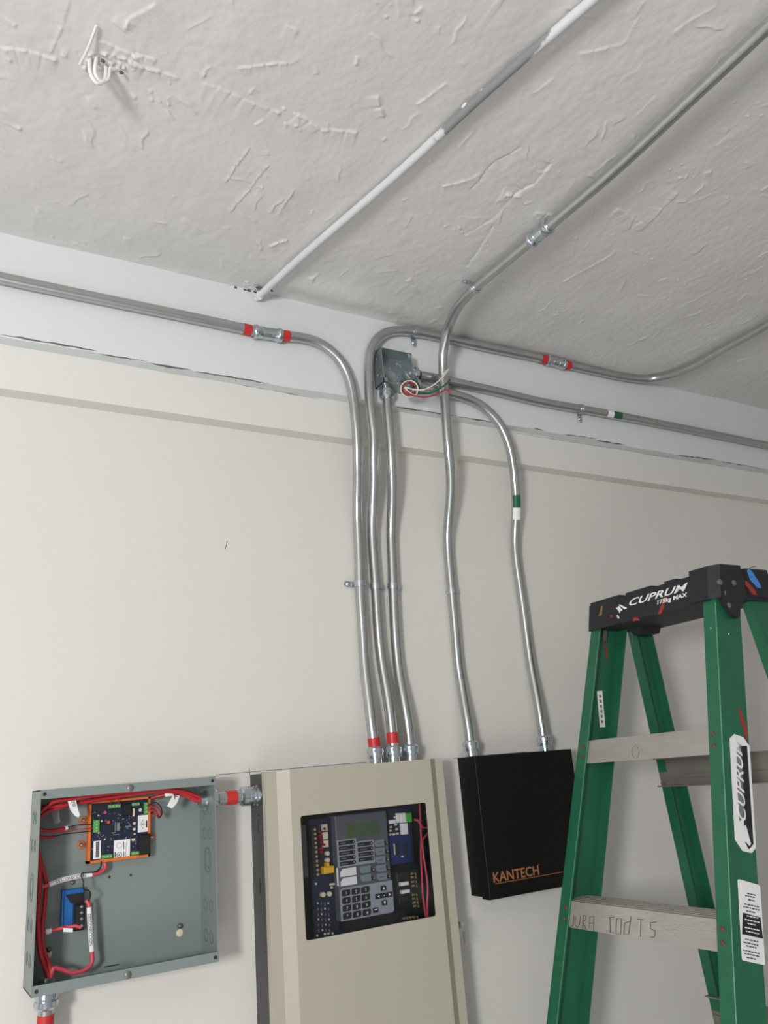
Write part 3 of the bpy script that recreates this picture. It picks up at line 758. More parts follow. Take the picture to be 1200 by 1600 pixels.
# wires coiled out of the box
def wire(label, pts, t, m, r=.0016, cat='wire'):
    q = [W(x, y, tt) for (x, y, tt) in pts]
    o = MB().tube(smooth_path(q, .003), r, 8).build('wire', m, None, smooth=True)
    return tag(o, label, cat)
J8 = crop(580, 540, 8.571)
def coil(cx, cy, rx, ry, turns, t0, t1, start=0):
    out = []; n = int(turns * 12)
    for i in range(n + 1):
        a = start + 2 * math.pi * i / 12
        out.append((*J8(cx + rx * math.cos(a), cy + ry * math.sin(a)), t0 + (t1 - t0) * i / n))
    return out
wire('white wire coiled at junction box, its doubled tail crossing the conduit', [(*J8(470, 380), .085)] + coil(512, 580, 115, 110, 1.4, .118, .128, -1.2) + [(*J8(450, 560), .132), (*J8(560, 585), .135), (*J8(700, 590), .138), (*J8(830, 530), .14), (*J8(960, 420), .142), (*J8(1035, 325), .143), (*J8(1045, 315), .144), (*J8(1000, 345), .145), (*J8(965, 385), .145)], 0, 'white_wire')
wire('green wire coiled at junction box with its tail crossing behind the red one', [(*J8(400, 480), .08)] + coil(525, 570, 120, 118, 1.3, .110, .116, -2.2) + [(*J8(480, 620), .120), (*J8(640, 640), .126), (*J8(800, 630), .132), (*J8(920, 570), .137), (*J8(1010, 510), .138), (*J8(1055, 455), .138)], 0, 'green_wire', .002)
wire('red wire coiled at junction box with its hooked tail lowest of the three', [(*J8(500, 500), .09)] + coil(510, 575, 85, 85, 1.35, .122, .126, -1.0) + [(*J8(470, 620), .130), (*J8(560, 665), .134), (*J8(720, 688), .138), (*J8(860, 660), .142), (*J8(960, 610), .144), (*J8(1000, 590), .145), (*J8(1045, 610), .145), (*J8(1075, 655), .145)], 0, 'red_wire', .0017)

# ------------------------------------------------------------------ grey open control box (left)
GX0, GX1, GZ0, GZ1, GT = .216, .5134, 1.2155, 1.5175, .090
gb = thing('control_box', 'open grey steel control box with red wiring and orange module, left of beige cabinet', 'cabinet', ((GX0 + GX1) / 2, 0, GZ0))
s_ = .0018
MB().box(GX0, GX1, -s_ - .0005, -.0005, GZ0, GZ1).build('back_plate', 'grey_box', gb)
left = MB().box(GX0, GX0 + s_, -GT, -.0005, GZ0, GZ1).build('side_panel', 'grey_box', gb)
right = MB().box(GX1 - s_, GX1, -GT, -.0005, GZ0, GZ1).build('side_panel', 'grey_box', gb)
MB().box(GX0, GX1, -GT, -.0005, GZ1 - s_, GZ1).build('top_panel', 'grey_box', gb)
MB().box(GX0, GX1, -GT, -.0005, GZ0, GZ0 + s_).build('bottom_panel', 'grey_box', gb)
fl1 = MB().box(GX0 + .0005, GX1, -GT - s_, -GT, GZ1 - .0145, GZ1).build('front_lip', 'grey_box', gb)
fl2 = MB().box(GX0 + .0005, GX1, -GT - s_, -GT, GZ0, GZ0 + .0155).build('front_lip', 'grey_box', gb)
for lip, zc in ((fl1, GZ1 - .007), (fl2, GZ0 + .0075)):
    MB().lathe(((GX0 + GX1) / 2 - .004, -GT - s_, zc - .001), (0, -1, 0), [(0, .0056), (.0015, .0056), (.003, .0035), (.003, .0006)], 14).build('screw', 'dull', lip, smooth=True)
    for xx in (GX0 + .007, GX1 - .006):
        MB().lathe((xx, -GT - s_, zc), (0, -1, 0), [(0, .003), (.0003, .003), (.0003, .0005)], 12).build('screw_hole', 'ink', lip)
def knock(x, yc, zc, ry, rz, dirx, parent):
    n = 22; mb = MB(); vs = []; fs = []
    for k in range(n):
        a = 2 * math.pi * k / n
        for q in (1, .86):
            for dx in (0, .0005): vs.append((x + dirx * dx, yc + ry * q * math.cos(a), zc + rz * q * math.sin(a)))
    for k in range(n):
        a = 4 * k; b = 4 * ((k + 1) % n)
        fs += [(a + 1, b + 1, b + 3, a + 3), (a, a + 1, b + 1, b)[::-1], (a + 2, b + 2, b + 3, a + 3)]
    return mb.add(vs, fs).build('knockout', 'grey_dark', parent)
for zc, dbl in ((1.475, 1), (1.432, 1), (1.312, 1), (1.262, 1)):
    for yc in (-.030, -.060):
        knock(GX0, yc, zc, .0095, .0105, -1, left); knock(GX0, yc, zc, .006, .0065, -1, left)
        if zc < 1.5: 
            knock(GX1 - s_, yc, zc - .012, .0095, .0105, -1, right)
knock(GX0, -.045, 1.368, .0195, .0225, -1, left); knock(GX0, -.045, 1.368, .012, .014, -1, left)
knock(GX1 - s_, -.045, 1.375, .0195, .0225, -1, right); knock(GX1 - s_, -.045, 1.375, .012, .014, -1, right)
# mounting screws and holes in the back plate
def mscrew(px, py, t, r, m, par, name='mounting_screw', k=1.0):
    c = W(px, py, t); return MB().lathe(c, (0, -1, 0), [(0, r), (.0012 * k, r), (.003 * k, r * .6), (.0036 * k, r * .15)], 14).build(name, m, par, smooth=True)
mscrew(*K1(752, 803), .003, .0065, 'ivory', gb, k=.4); mscrew(*K1(752, 770), .004, .0045, 'dull', gb, k=1.6)
mscrew(*K1(135, 903), .003, .0065, 'ivory', gb, k=.4); mscrew(*K1(138, 880), .004, .0045, 'dull', gb, k=1.6)
for q in ((423, 540), (523, 532)):
    c = W(*K1(*q), .0024); MB().lathe(c, (0, -1, 0), [(0, .0022), (.0004, .0022), (.0004, .0004)], 10).build('screw_hole', 'ink', gb)
mscrew(*K1(250, 566), .003, .004, 'dull', gb)
p_a = W(*K1(388, 975), .03); MB().box(p_a.x, p_a.x + .024, -.05, -.045, GZ0 + .016, GZ0 + .0172).build('slot', 'ink', gb)

# orange module with circuit board
K6 = crop(130, 1230, 10.0)
mod = thing('control_module', 'orange framed control module with navy circuit board inside the grey box', 'circuit board', W(*K6(540, 700), .004))
mt = .014
a = W(*K6(60, 240), mt); b = W(*K6(1040, 1090), mt)
OX0, OX1 = W(*K6(68, 700), mt).x, W(*K6(1035, 700), mt).x
OZ1, OZ0 = W(*K6(540, 190), mt).z, W(*K6(540, 1140), mt).z
for (x0, x1, z0, z1) in ((OX0, OX0 + .0045, OZ0, OZ1), (OX1 - .0035, OX1, OZ0, OZ1), (OX0, OX1, OZ1 - .0035, OZ1), (OX0, OX1, OZ0, OZ0 + .0045)):
    MB().box(x0, x1, -.020, -.0025, z0, z1).build('frame', 'orange', mod)
MB().box(OX0 + .003, OX1 - .002, -.006, -.0028, OZ0 + .003, OZ1 - .003).build('tray', 'orange', mod)
pcb = MB().box(OX0 + .0048, OX1 - .0038, -.0155, -.0140, OZ0 + .0048, OZ1 - .0038).build('circuit_board', 'pcb', mod)
PT = .0156
def on(px, py, t=PT): return W(*K6(px, py), t)
def comp(x0, y0, x1, y1, h, m, name, par=pcb, t=PT, lab=None):
    a = on(x0, (y0 + y1) / 2, t); b = on(x1, (y0 + y1) / 2, t); c = on((x0 + x1) / 2, y0, t); d = on((x0 + x1) / 2, y1, t)
    return MB().cbox(a.x, b.x, -t - h, -t, d.z, c.z, min(h, abs(b.x - a.x), abs(c.z - d.z)) * .2).build(name, m, par, label=lab)
def disc(x, y, r, h, m, name, par=pcb, t=PT):
    return MB().lathe(on(x, y, t), (0, -1, 0), [(0, r), (h * .8, r), (h, r * .75), (h, r * .1)], 14).build(name, m, par, smooth=True)
def terminal(x0, y0, x1, y1, n, vert=False, par=pcb):
    comp(x0, y0, x1, y1, .006, 'term', 'terminal_block', par)
    for k in range(n):
        u = (k + .5) / n
        x = x0 + (x1 - x0) * (.5 if vert else u); y = y0 + (y1 - y0) * (u if vert else .45)
        disc(x, y, .0014, .0065, 'term_d', 'terminal_screw', par)
terminal(385, 265, 580, 325, 4); terminal(750, 240, 875, 290, 3); terminal(945, 235, 1010, 415, 3, True); terminal(150, 510, 250, 705, 4, True)
terminal(285, 1050, 450, 1110, 3); terminal(750, 1000, 900, 1055, 3)
comp(615, 255, 740, 440, .008, 'black_p', 'relay'); comp(860, 730, 1030, 1050, .010, 'black_p', 'relay')
comp(160, 840, 275, 1120, .0004, 'white', 'label'); comp(478, 822, 730, 1110, .0004, 'white', 'label'); comp(855, 435, 1020, 700, .0006, 'white', 'label')
comp(195, 850, 250, 1100, .0008, 'greyink', 'barcode', lab='grey barcode print')
for k in range(7): comp(197, 862 + k * 34, 248, 872 + k * 34, .001, 'ink', 'barcode_bar')
comp(520, 550, 570, 680, .003, 'boxzinc', 'crystal'); comp(770, 330, 800, 455, .003, 'ivory', 'fuse')
disc(340, 395, .0028, .004, 'pinkc', 'capacitor'); disc(390, 545, .0028, .005, 'orangec', 'capacitor')
for q in ((890, 355, .003), (795, 565, .0024), (795, 655, .0024), (335, 815, .0015), (800, 730, .0017), (240, 715, .0014), (285, 530, .0018), (235, 440, .0014)): disc(q[0], q[1], q[2], .003, 'ivory', 'capacitor')
comp(755, 800, 808, 838, .003, 'ivory', 'jumper'); comp(660, 600, 745, 618, .002, 'boxzinc', 'pin_header'); comp(470, 732, 560, 748, .002, 'boxzinc', 'pin_header'); comp(492, 545, 505, 690, .002, 'boxzinc', 'pin_header')
comp(150, 290, 350, 370, .001, 'ink', 'chip'); comp(590, 560, 640, 690, .002, 'black_p', 'chip'); comp(420, 600, 475, 700, .002, 'black_p', 'chip')
rr = random.Random(2)
mbs = MB()
for k in range(110):
    x = rr.uniform(130, 850); y = rr.uniform(390, 1000)
    if 150 < x < 290 and y > 830 or 470 < x < 740 and y > 810: continue
    c = on(x, y); w_ = rr.uniform(.0004, .0011); h_ = rr.uniform(.0004, .0014); mbs.box(c.x - w_, c.x + w_, -PT - .001, -PT, c.z - h_, c.z + h_)
o = mbs.build('surface_components', 'greyink', pcb); o['kind'] = 'stuff'
# emblems on the white labels
def ringxz(c, r0, r1, m, par, name='emblem', n=20, t=.0006):
    vs = []; fs = []
    for k in range(n):
        a = 2 * math.pi * k / n
        for r in (r0, r1): vs.append((c.x + r * math.cos(a), c.y, c.z + r * math.sin(a)))
    for k in range(n): a = 2 * k; b = 2 * ((k + 1) % n); fs.append((a, b, b + 1, a + 1))
    return MB().add(vs, fs).build(name, m, par)
ringxz(on(562, 910, PT + .0007), .0042, .0048, 'greyink', pcb); ringxz(on(565, 1055, PT + .0007), .0037, .0046, 'ink', pcb)
cL = on(562, 1058, PT + .0009); MB().prism([cL + Vector((-.002, 0, -.002)), cL + Vector((.0005, 0, -.0006)), cL + Vector((.002, 0, .002)), cL + Vector((-.0005, 0, .0006))], (0, -.0002, 0)).build('emblem', 'ink', pcb)
cD = on(930, 580, PT + .0009)
for s1, s2 in (((-.0032, 0), (0, .0078)), ((0, .0078), (.0032, 0)), ((.0032, 0), (0, -.0078)), ((0, -.0078), (-.0032, 0))):
    MB().tube([cD + Vector((s1[0], 0, s1[1])), cD + Vector((s2[0], 0, s2[1]))], .00025, 5).build('emblem', 'ink', pcb)
ringxz(cD, .0008, .0016, 'ink', pcb)
comp(975, 520, 1000, 630, .001, 'ink', 'print'); comp(625, 850, 640, 970, .0008, 'greyink', 'print'); comp(625, 1000, 640, 1080, .0008, 'greyink', 'print'); comp(665, 860, 670, 1090, .0008, 'greyink', 'print')
comp(492, 1010, 508, 1090, .0008, 'ink', 'print')
# fixing ears with screws
for (x, y, sx) in ((0, 520, -1), (-35, 905, -1), (1070, 425, 1), (1065, 780, 1)):
    c = W(*K6(x, y), .006)
    e = MB().lathe(c, (0, -1, 0), [(-.0035, .0065), (0, .0065), (.0012, .006), (.0012, .002)], 14).build('ear', 'orange', mod, smooth=True)
    MB().lathe(c + Vector((0, -.0012, 0)), (0, -1, 0), [(0, .0042), (.0015, .0042), (.0032, .002), (.0032, .0004)], 12).build('screw', 'zinc', e, smooth=True)

# blue relay base with black connector
KW = crop(40, 1340, 6.15)
rb = thing('relay_socket', 'blue relay base with black screw connector, below the orange module', 'relay', W(*KW(460, 500), .003))
a = W(*KW(350, 480), .012); b = W(*KW(560, 480), .012); c = W(*KW(450, 300), .012); d = W(*KW(420, 650), .012)
MB().cbox(a.x, b.x, -.014, -.003, d.z, c.z, .002).build('base', 'blue', rb)
MB().box(a.x - .001, a.x + .001, -.018, -.003, d.z, c.z).build('base_rim', 'blue', rb)
a2 = W(*KW(385, 400), .018); e2 = W(*KW(560, 400), .018); t2_ = W(*KW(460, 350), .018); b2 = W(*KW(460, 430), .018)
MB().prism([(a2.x, -.015, t2_.z), (e2.x, -.015, t2_.z), (e2.x, -.015, b2.z - .008), (a2.x + .008, -.015, b2.z)], (0, -.006, 0)).build('cover', 'black_p', rb)
a3 = W(*KW(470, 550), .03); b3 = W(*KW(570, 550), .03); t3_ = W(*KW(520, 450), .03); d3 = W(*KW(520, 700), .03)
blk = MB().cbox(a3.x, b3.x, -.032, -.014, d3.z, t3_.z, .002).build('terminal_block', 'black_p', rb)
for k, yy in enumerate((472, 530, 588, 655)):
    cc = W(*KW(537, yy), .032); MB().lathe(cc, (0, -1, 0), [(0, .0024), (.001, .0022), (.001, .0003)], 10).build('screw', 'zinc', blk, smooth=True)

# red wiring looms
def loom(name, label, pts, m='red_wire', r=.0032, parts=(), cat='wire', n=10):
    q = [W(x, y, t) for x, y, t in pts]
    path = smooth_path(q, .004)
    th = thing(name, label, cat, q[0])
    MB().tube(path, r, n).build('sheath', m, th, smooth=True)
    return th, path
def sleeve(path, p0, p1, th, m='white', r=.0042, txt=None, lab='white marker sleeve'):
    i0 = min(range(len(path)), key=lambda i: (Vector(project(path[i])) - Vector(p0)).length)
    i1 = min(range(len(path)), key=lambda i: (Vector(project(path[i])) - Vector(p1)).length)
    if i0 > i1: i0, i1 = i1, i0
    if i1 - i0 < 1: i1 = i0 + 1
    s = MB().tube(path[i0:i1 + 1], r, 12).build('marker_sleeve', m, th, smooth=True, label=lab)
    if txt:
        seg = path[i0:i1 + 1]
        if abs(seg[-1].x - seg[0].x) > abs(seg[-1].z - seg[0].z):
            if seg[-1].x < seg[0].x: seg = seg[::-1]
        elif seg[-1].z > seg[0].z: seg = seg[::-1]
        acc = [0.0]
        for a_, b_ in zip(seg[:-1], seg[1:]): acc.append(acc[-1] + (b_ - a_).length)
        L = acc[-1]
        t = text(txt, r * 1.5, (0, 0, 0), (1, 0, 0), (0, 1, 0), 'ink', s, 'print')
        off = world_loc(s); xs_ = [(v.co + off).x for v in t.data.vertices]; mn, mx_ = min(xs_), max(xs_)
        sc = min(1.0, L * .86 / (mx_ - mn)); st0 = (L - (mx_ - mn) * sc) / 2
        for v in t.data.vertices:
            c = v.co + off; q = st0 + (c.x - mn) * sc
            k = max(i for i in range(len(acc) - 1) if acc[i] <= q + 1e-9)
            f = (q - acc[k]) / max(acc[k + 1] - acc[k], 1e-9); P0 = seg[k].lerp(seg[k + 1], f); T = (seg[k + 1] - seg[k]).normalized()
            toc = Vector((0, CAMY, CAMZ)) - P0; toc = (toc - T * toc.dot(T)).normalized(); Yd = toc.cross(T)
            an = (c.y - r * .55) / r
            v.co = P0 + (toc * math.cos(an) + Yd * math.sin(an)) * (r + .0003 + max(c.z, 0)) - off
    return s
k1 = lambda x, y, t: (*K1(x, y), t)
w1, q1 = loom('wire', 'thick red cable along the top of the grey box into the right connector', [k1(100, 215, .05), k1(200, 205, .05), k1(300, 190, .045), k1(450, 165, .04), k1(560, 150, .04), k1(640, 140, .045), k1(720, 142, .045), k1(790, 155, .045), k1(835, 180, .044), k1(850, 182, .044)], r=.0036)
w2, q2 = loom('wire', 'red cable under the top lip ending at the right connector, upper one', [k1(100, 235, .06), k1(160, 190, .062), k1(260, 172, .06), k1(420, 150, .06), k1(560, 140, .055), k1(660, 132, .052), k1(760, 138, .05), k1(830, 160, .046), k1(850, 172, .045)], r=.0036)
w3, q3 = loom('wire', 'short red cable with white collar beside the module, reaching the right connector', [k1(620, 170, .02), k1(660, 160, .028), k1(710, 152, .036), k1(770, 158, .04), k1(830, 185, .044), k1(850, 186, .044)], r=.0030)
sleeve(q3, K1(690, 154), K1(718, 152), w3)
w4, q4 = loom('wire', 'red cable hanging down the left inside of the grey box, outer one', [k1(92, 420, .03), k1(96, 480, .03), k1(92, 600, .035), k1(88, 720, .04), k1(90, 820, .045), k1(100, 900, .045), k1(122, 970, .045), k1(140, 1005, .045)], r=.0040)
w5, q5 = loom('wire', 'red cable hanging down the left inside of the grey box, bowed inner one', [k1(90, 440, .02), k1(110, 500, .02), k1(125, 570, .02), k1(118, 680, .025), k1(108, 780, .03), k1(112, 870, .035), k1(135, 940, .04), k1(150, 990, .045), k1(150, 1010, .045)], r=.0036)
w6, q6 = loom('wire', 'red cable with white lettered sleeve from the left loom to the module', [k1(105, 590, .03), k1(140, 576, .028), k1(200, 555, .026), k1(280, 537, .025), k1(340, 528, .024), k1(380, 518, .022), k1(402, 500, .020), k1(402, 475, .018)], m='pink_wire', r=.0034)
sleeve(q6, K1(142, 578), K1(338, 530), w6, txt='DESCONECCION')
w7, q7 = loom('wire', 'red cable looping along the box bottom up to the blue relay with long sleeve', [k1(150, 1005, .045), k1(160, 968, .045), k1(200, 975, .042), k1(250, 990, .04), k1(310, 975, .036), k1(340, 945, .034), k1(340, 890, .032), k1(334, 800, .032), k1(328, 700, .032), k1(326, 668, .032), k1(315, 650, .03)], m='pink_wire', r=.0034)
sleeve(q7, K1(335, 888), K1(327, 685), w7, txt='DESCONECCION')
w8, q8 = loom('wire', 'short pink cable with two white collars from the left loom to blue relay', [k1(100, 800, .03), k1(125, 798, .03), k1(180, 785, .03), k1(230, 775, .03), k1(262, 770, .031), k1(290, 778, .032)], m='pink_wire', r=.0028)
sleeve(q8, K1(120, 800), K1(155, 792), w8)
w9, q9 = loom('wire', 'upper red cable stub feeding black wires into the module left terminal', [k1(95, 318, .035), k1(140, 325, .032), k1(190, 318, .028), k1(225, 310, .024)], r=.0030)
w10, q10 = loom('wire', 'lower red cable stub feeding the module left terminal', [k1(95, 352, .035), k1(130, 356, .032), k1(165, 352, .028)], r=.0028)
sleeve(q9, K1(218, 312), K1(224, 309), w9, r=.0034, lab='white collar'); sleeve(q10, K1(160, 353), K1(165, 352), w10, r=.0032, lab='cream collar')
w11, q11 = loom('wire', 'red cable curling from the upper left corner of grey box', [k1(95, 262, .05), k1(130, 235, .05), k1(180, 218, .048), k1(240, 200, .045), k1(300, 188, .045)], r=.0034)
def thin(label, pts, m='black_wire', r=.0009):
    q = [W(x, y, t) for x, y, t in pts]
    return tag(MB().tube(smooth_path(q, .003), r, 6).build('wire', m, None, smooth=True), label, 'wire')
thin('thin black wire entering the module left terminal, upper one', [k1(225, 309, .024), k1(270, 298, .023), k1(345, 294, .022)])
thin('thin black wire entering the module left terminal, lower one', [k1(165, 352, .028), k1(200, 342, .026), k1(270, 333, .024), k1(345, 325, .022)])
thin('thin red wire entering the module left terminal between the black ones', [k1(190, 335, .026), k1(240, 322, .024), k1(345, 312, .022)], 'red_wire')
thin('thin black wire from the module bottom down to the blue relay', [k1(385, 468, .02), k1(382, 495, .024), k1(360, 515, .03), k1(290, 528, .034), k1(300, 560, .036), k1(303, 600, .036), k1(325, 603, .036), k1(335, 625, .036), k1(325, 655, .036)], r=.0012)
thin('thin black wire looping right of the module', [k1(600, 205, .024), k1(640, 192, .03), k1(665, 215, .034), k1(668, 250, .034), k1(655, 265, .034), k1(645, 250, .03)], r=.001)
thin('thin red wire pair end right of the module, upper', [k1(602, 212, .024), k1(640, 212, .028), k1(660, 228, .03), k1(664, 255, .032)], 'red_wire', .0016)
thin('thin red wire pair end right of the module, lower', [k1(602, 228, .022), k1(632, 228, .026), k1(648, 242, .03), k1(660, 262, .03)], 'red_wire', .0016)
thin('thin red wire rising over the module top terminal, left', [k1(430, 205, .022), k1(428, 190, .026), k1(430, 172, .034)], 'red_wire', .001)
thin('thin red wire rising over the module top terminal, right', [k1(465, 200, .022), k1(466, 186, .026), k1(465, 168, .034)], 'red_wire', .001)
def flag(label, pts, t, txt=None, m='white', tp=None):
    q = [W(*K1(x, y), t) for x, y in pts]
    th = thing('paper_tag', label, 'tag', q[0])
    MB().prism(q, (0, -.0006, 0)).build('slip', m, th)
    if txt:
        A = W(*K1(*tp[0]), t); B = W(*K1(*tp[1]), t); X = (B - A).normalized(); Yd = X.cross(Vector((0, 1, 0)));
        Yd = -Yd if X.cross(Yd).y > 0 else Yd
        text(txt, (B - A).length / len(txt) * 1.5, A + Vector((0, -.0009, 0)), X, Yd, 'ink', th, 'print')
    return th
flag('white folded tag lettered LAZO hanging from the top cables', [(226, 158), (262, 160), (272, 212), (284, 250), (278, 262), (262, 255), (240, 228), (228, 190)], .058, 'LAZO', tp=((238, 166), (252, 214)))
flag('dim grey tag in the upper left corner of grey box', [(148, 195), (182, 190), (192, 285), (163, 296)], .035, None, 'greyink')
flag('white slanted tag with an A near the right connector', [(722, 155), (752, 160), (738, 196), (716, 220), (693, 208), (702, 190)], .050, 'A', tp=((728, 178), (744, 165)))
flag('small white tag under the blue relay connector', [(206, 780), (252, 782), (250, 800), (206, 798)], .034)

# nipple between the boxes
nz = W(345, 1247, .045).z - .001
nip = thing('conduit_nipple', 'short conduit with red tape joining grey box to beige cabinet', 'conduit', (GX1, -.045, nz))
FX0, FX1 = .6144, 1.0165
MB().tube([(GX1 - .004, -.045, nz), (FX0 + .004, -.045, nz)], PR, 20).build('tube', 'galv', nip, smooth=True)
connector((GX1, -.045, nz), (1, 0, 0), nip, thread=-.004, hexn=False)
MB().lathe((GX1 - s_, -.045, nz), (-1, 0, 0), [(0, PR + .006), (.004, PR + .006), (.004, PR + .001), (.014, PR + .001), (.014, PR * .8)], 20).build('locknut', 'zinc', nip, smooth=True)
MB().lathe(((GX1 + FX0) / 2 - .006, -.045, nz), (1, 0, 0), [(-.0105, PR + .0003), (-.0105, PR + .0009), (.0105, PR + .0009), (.0105, PR + .0003)], 24).build('red_tape', 'red_tape', nip, smooth=True)
connector((FX0 - .001, -.045, nz), (-1, 0, 0), nip, thread=.014, hexn=False)
# conduit below the grey box
bx = W(72, 1570, .045).x
bt = thing('conduit', 'taped conduit dropping from the bottom left of the grey box', 'conduit', (bx, -.045, 0))
MB().tube([(bx, -.045, GZ0 + .004), (bx, -.045, .0)], PR, 20).build('tube', 'galv', bt, smooth=True)
connector((bx, -.045, GZ0), (0, 0, -1), bt, thread=.006)
MB().lathe((bx, -.045, GZ0 + s_), (0, 0, 1), [(0, PR + .006), (.004, PR + .006), (.004, PR + .001), (.015, PR + .001), (.015, PR * .8)], 20).build('locknut', 'zinc', bt, smooth=True)
MB().lathe((bx, -.045, GZ0 - .046), (0, 0, -1), [(-.010, PR + .0003), (-.010, PR + .0009), (.010, PR + .0009), (.010, PR + .0003)], 24).build('red_tape', 'red_tape', bt, smooth=True)

# ------------------------------------------------------------------ beige fire-alarm cabinet
FZ0, FZ1 = .80, 1.5175
fc = thing('alarm_cabinet', 'large beige alarm cabinet with dark window, keypad and charcoal back box', 'cabinet', ((FX0 + FX1) / 2, 0, FZ0))
# back box: five sheets so the inside is hollow
bb_ = MB()
bb_.box(FX0, FX1, -.004, -.0005, FZ0, FZ1 - .001); bb_.box(FX0, FX0 + .002, -.066, -.004, FZ0, FZ1 - .001); bb_.box(FX1 - .002, FX1, -.066, -.004, FZ0, FZ1 - .001)
bb_.box(FX0 + .002, FX1 - .002, -.066, -.004, FZ1 - .003, FZ1 - .001); bb_.box(FX0 + .002, FX1 - .002, -.066, -.004, FZ0, FZ0 + .002)
bo = bb_.build('back_box', 'charcoal', fc)
for (x, y, h) in ((70, 440, .012), (72, 745, .014)):
    z = XP(*K2(x, y), FX0).z; MB().box(FX0 - .0004, FX0, -.036, -.034, z - h, z + h).build('slot', 'ink', bo)
for (x, y) in ((80, 378), (115, 1095)):
    c = XP(*K2(x, y), FX0); MB().lathe((FX0, c.y, c.z), (-1, 0, 0), [(0, .0022), (.0006, .002), (.0006, .0003)], 8).build('rivet', 'ink', bo)
# door: profile with raised centre, hole for the window
DX = [FX0 - .0012, FX0 - .0012, .6365, .6565, .976, .9985, FX1 + .0015, FX1 + .0015]
DT = [.064, .080, .080, .0975, .0975, .080, .080, .064]
WX0, WX1, WZ0, WZ1 = .6745, .9565, 1.2225, 1.4345
prof_o = [(DX[i], -DT[i]) for i in range(8)]
zs = [FZ0, WZ0, WZ1, FZ1 + .0015]
mbd = MB()
for k in range(3):
    for i in range(7):
        if i == 3:
            xs_ = [DX[3], WX0, WX1, DX[4]]
            for j in range(3):
                if k == 1 and j == 1: continue
                mbd.add([(xs_[j], -DT[3], zs[k]), (xs_[j + 1], -DT[3], zs[k]), (xs_[j + 1], -DT[3], zs[k + 1]), (xs_[j], -DT[3], zs[k + 1])], [(0, 1, 2, 3)])
        else:
            a, b = prof_o[i], prof_o[i + 1]
            mbd.add([(a[0], a[1], zs[k]), (b[0], b[1], zs[k]), (b[0], b[1], zs[k + 1]), (a[0], a[1], zs[k + 1])], [(0, 1, 2, 3)])
for zc, fl in ((zs[0], False), (zs[3], True)):
    ring_ = [(x, y, zc) for x, y in prof_o]
    mbd.add(ring_, [tuple(range(8)) if fl else tuple(range(8))[::-1]])
# window reveal
for (a, b) in (((WX0, WZ0), (WX1, WZ0)), ((WX1, WZ0), (WX1, WZ1)), ((WX1, WZ1), (WX0, WZ1)), ((WX0, WZ1), (WX0, WZ0))):
    mbd.add([(a[0], -.0975, a[1]), (b[0], -.0975, b[1]), (b[0], -.095, b[1]), (a[0], -.095, a[1])], [(0, 3, 2, 1)])
door = mbd.build('door', 'beige', fc)
# rounded corners of the opening
for (cx, cz, sx, sz) in ((WX0, WZ0, 1, 1), (WX1, WZ0, -1, 1), (WX1, WZ1, -1, -1), (WX0, WZ1, 1, -1)):
    r = .005; pts = [(cx, -.0975, cz)] + [(cx + sx * r * (1 - math.sin(a)), -.0975, cz + sz * r * (1 - math.cos(a))) for a in [math.pi / 2 * k / 5 for k in range(6)]]
    MB().prism(pts, (0, .002, 0)).build('window_corner', 'beige', door)
MB().box(WX0 - .004, WX1 + .004, -.0953, -.0938, WZ0 - .004, WZ1 + .004).build('window_pane', 'acrylic', door, label='smoked clear window pane')
# added lining, its dark colour stands in for the shade inside
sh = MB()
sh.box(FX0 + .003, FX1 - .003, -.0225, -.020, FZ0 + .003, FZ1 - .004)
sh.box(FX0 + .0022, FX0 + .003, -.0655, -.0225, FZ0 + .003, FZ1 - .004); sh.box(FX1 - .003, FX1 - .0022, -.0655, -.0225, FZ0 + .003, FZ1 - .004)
sh.build('shade_lining', 'dark_in', fc)
K9 = crop(460, 1240, 5.0)
def fcomp(x0, y0, x1, y1, t, h, m, name, par, ch=.15, lab=None):
    cx, cy = (x0 + x1) / 2, (y0 + y1) / 2
    a = W(*K9(x0, cy), t + h); b = W(*K9(x1, cy), t + h); c = W(*K9(cx, y0), t + h); d = W(*K9(cx, y1), t + h)
    return MB().cbox(a.x, b.x, -t - h, -t, d.z, c.z, min(h, b.x - a.x, c.z - d.z) * ch).build(name, m, par, label=lab)
TP = .070
# keypad unit, laid out in its own upright frame
def panel_frame():
    a = W(*K9(315, 175), TP); b = W(*K9(722, 130), TP); c = W(*K9(775, 925), TP); d = W(*K9(368, 1000), TP)
    return (a.x + d.x) / 2, (b.x + c.x) / 2, (c.z + d.z) / 2, (a.z + b.z) / 2
px0, px1, pz0, pz1 = panel_frame()
U = lambda u: px0 + u * (px1 - px0)
Vv = lambda v: pz1 - v * (pz1 - pz0)
kp = thing('keypad', 'grey keypad unit with green display behind the beige cabinet window', 'keypad', ((px0 + px1) / 2, -.05, pz0))
MB().cbox(px0, px1, -TP, -.04, pz0, pz1, .002).build('housing', 'panel_d', kp)
def kbox(u0, u1, v0, v1, h, m, name, par=kp, base=TP, cut=None, lab=None):
    x0, x1, z0, z1 = U(u0), U(u1), Vv(v1), Vv(v0)
    if cut is None: pts = [(x0, z0), (x1, z0), (x1, z1), (x0, z1)]
    else: pts = cut(x0, x1, z0, z1)
    return MB().prism([(x, -base, z) for x, z in pts], (0, -h, 0)).build(name, m, par, label=lab)
cutbl = lambda x0, x1, z0, z1: [(x0 + (z1 - z0) * .35, z0), (x1, z0), (x1, z1), (x0, z1), (x0, z0 + (z1 - z0) * .35)]
cuttr = lambda x0, x1, z0, z1: [(x0, z0), (x1 - (z1 - z0) * .3, z0), (x1, z0 + (z1 - z0) * .3), (x1, z1 - (z1 - z0) * .3), (x1 - (z1 - z0) * .3, z1), (x0, z1)]
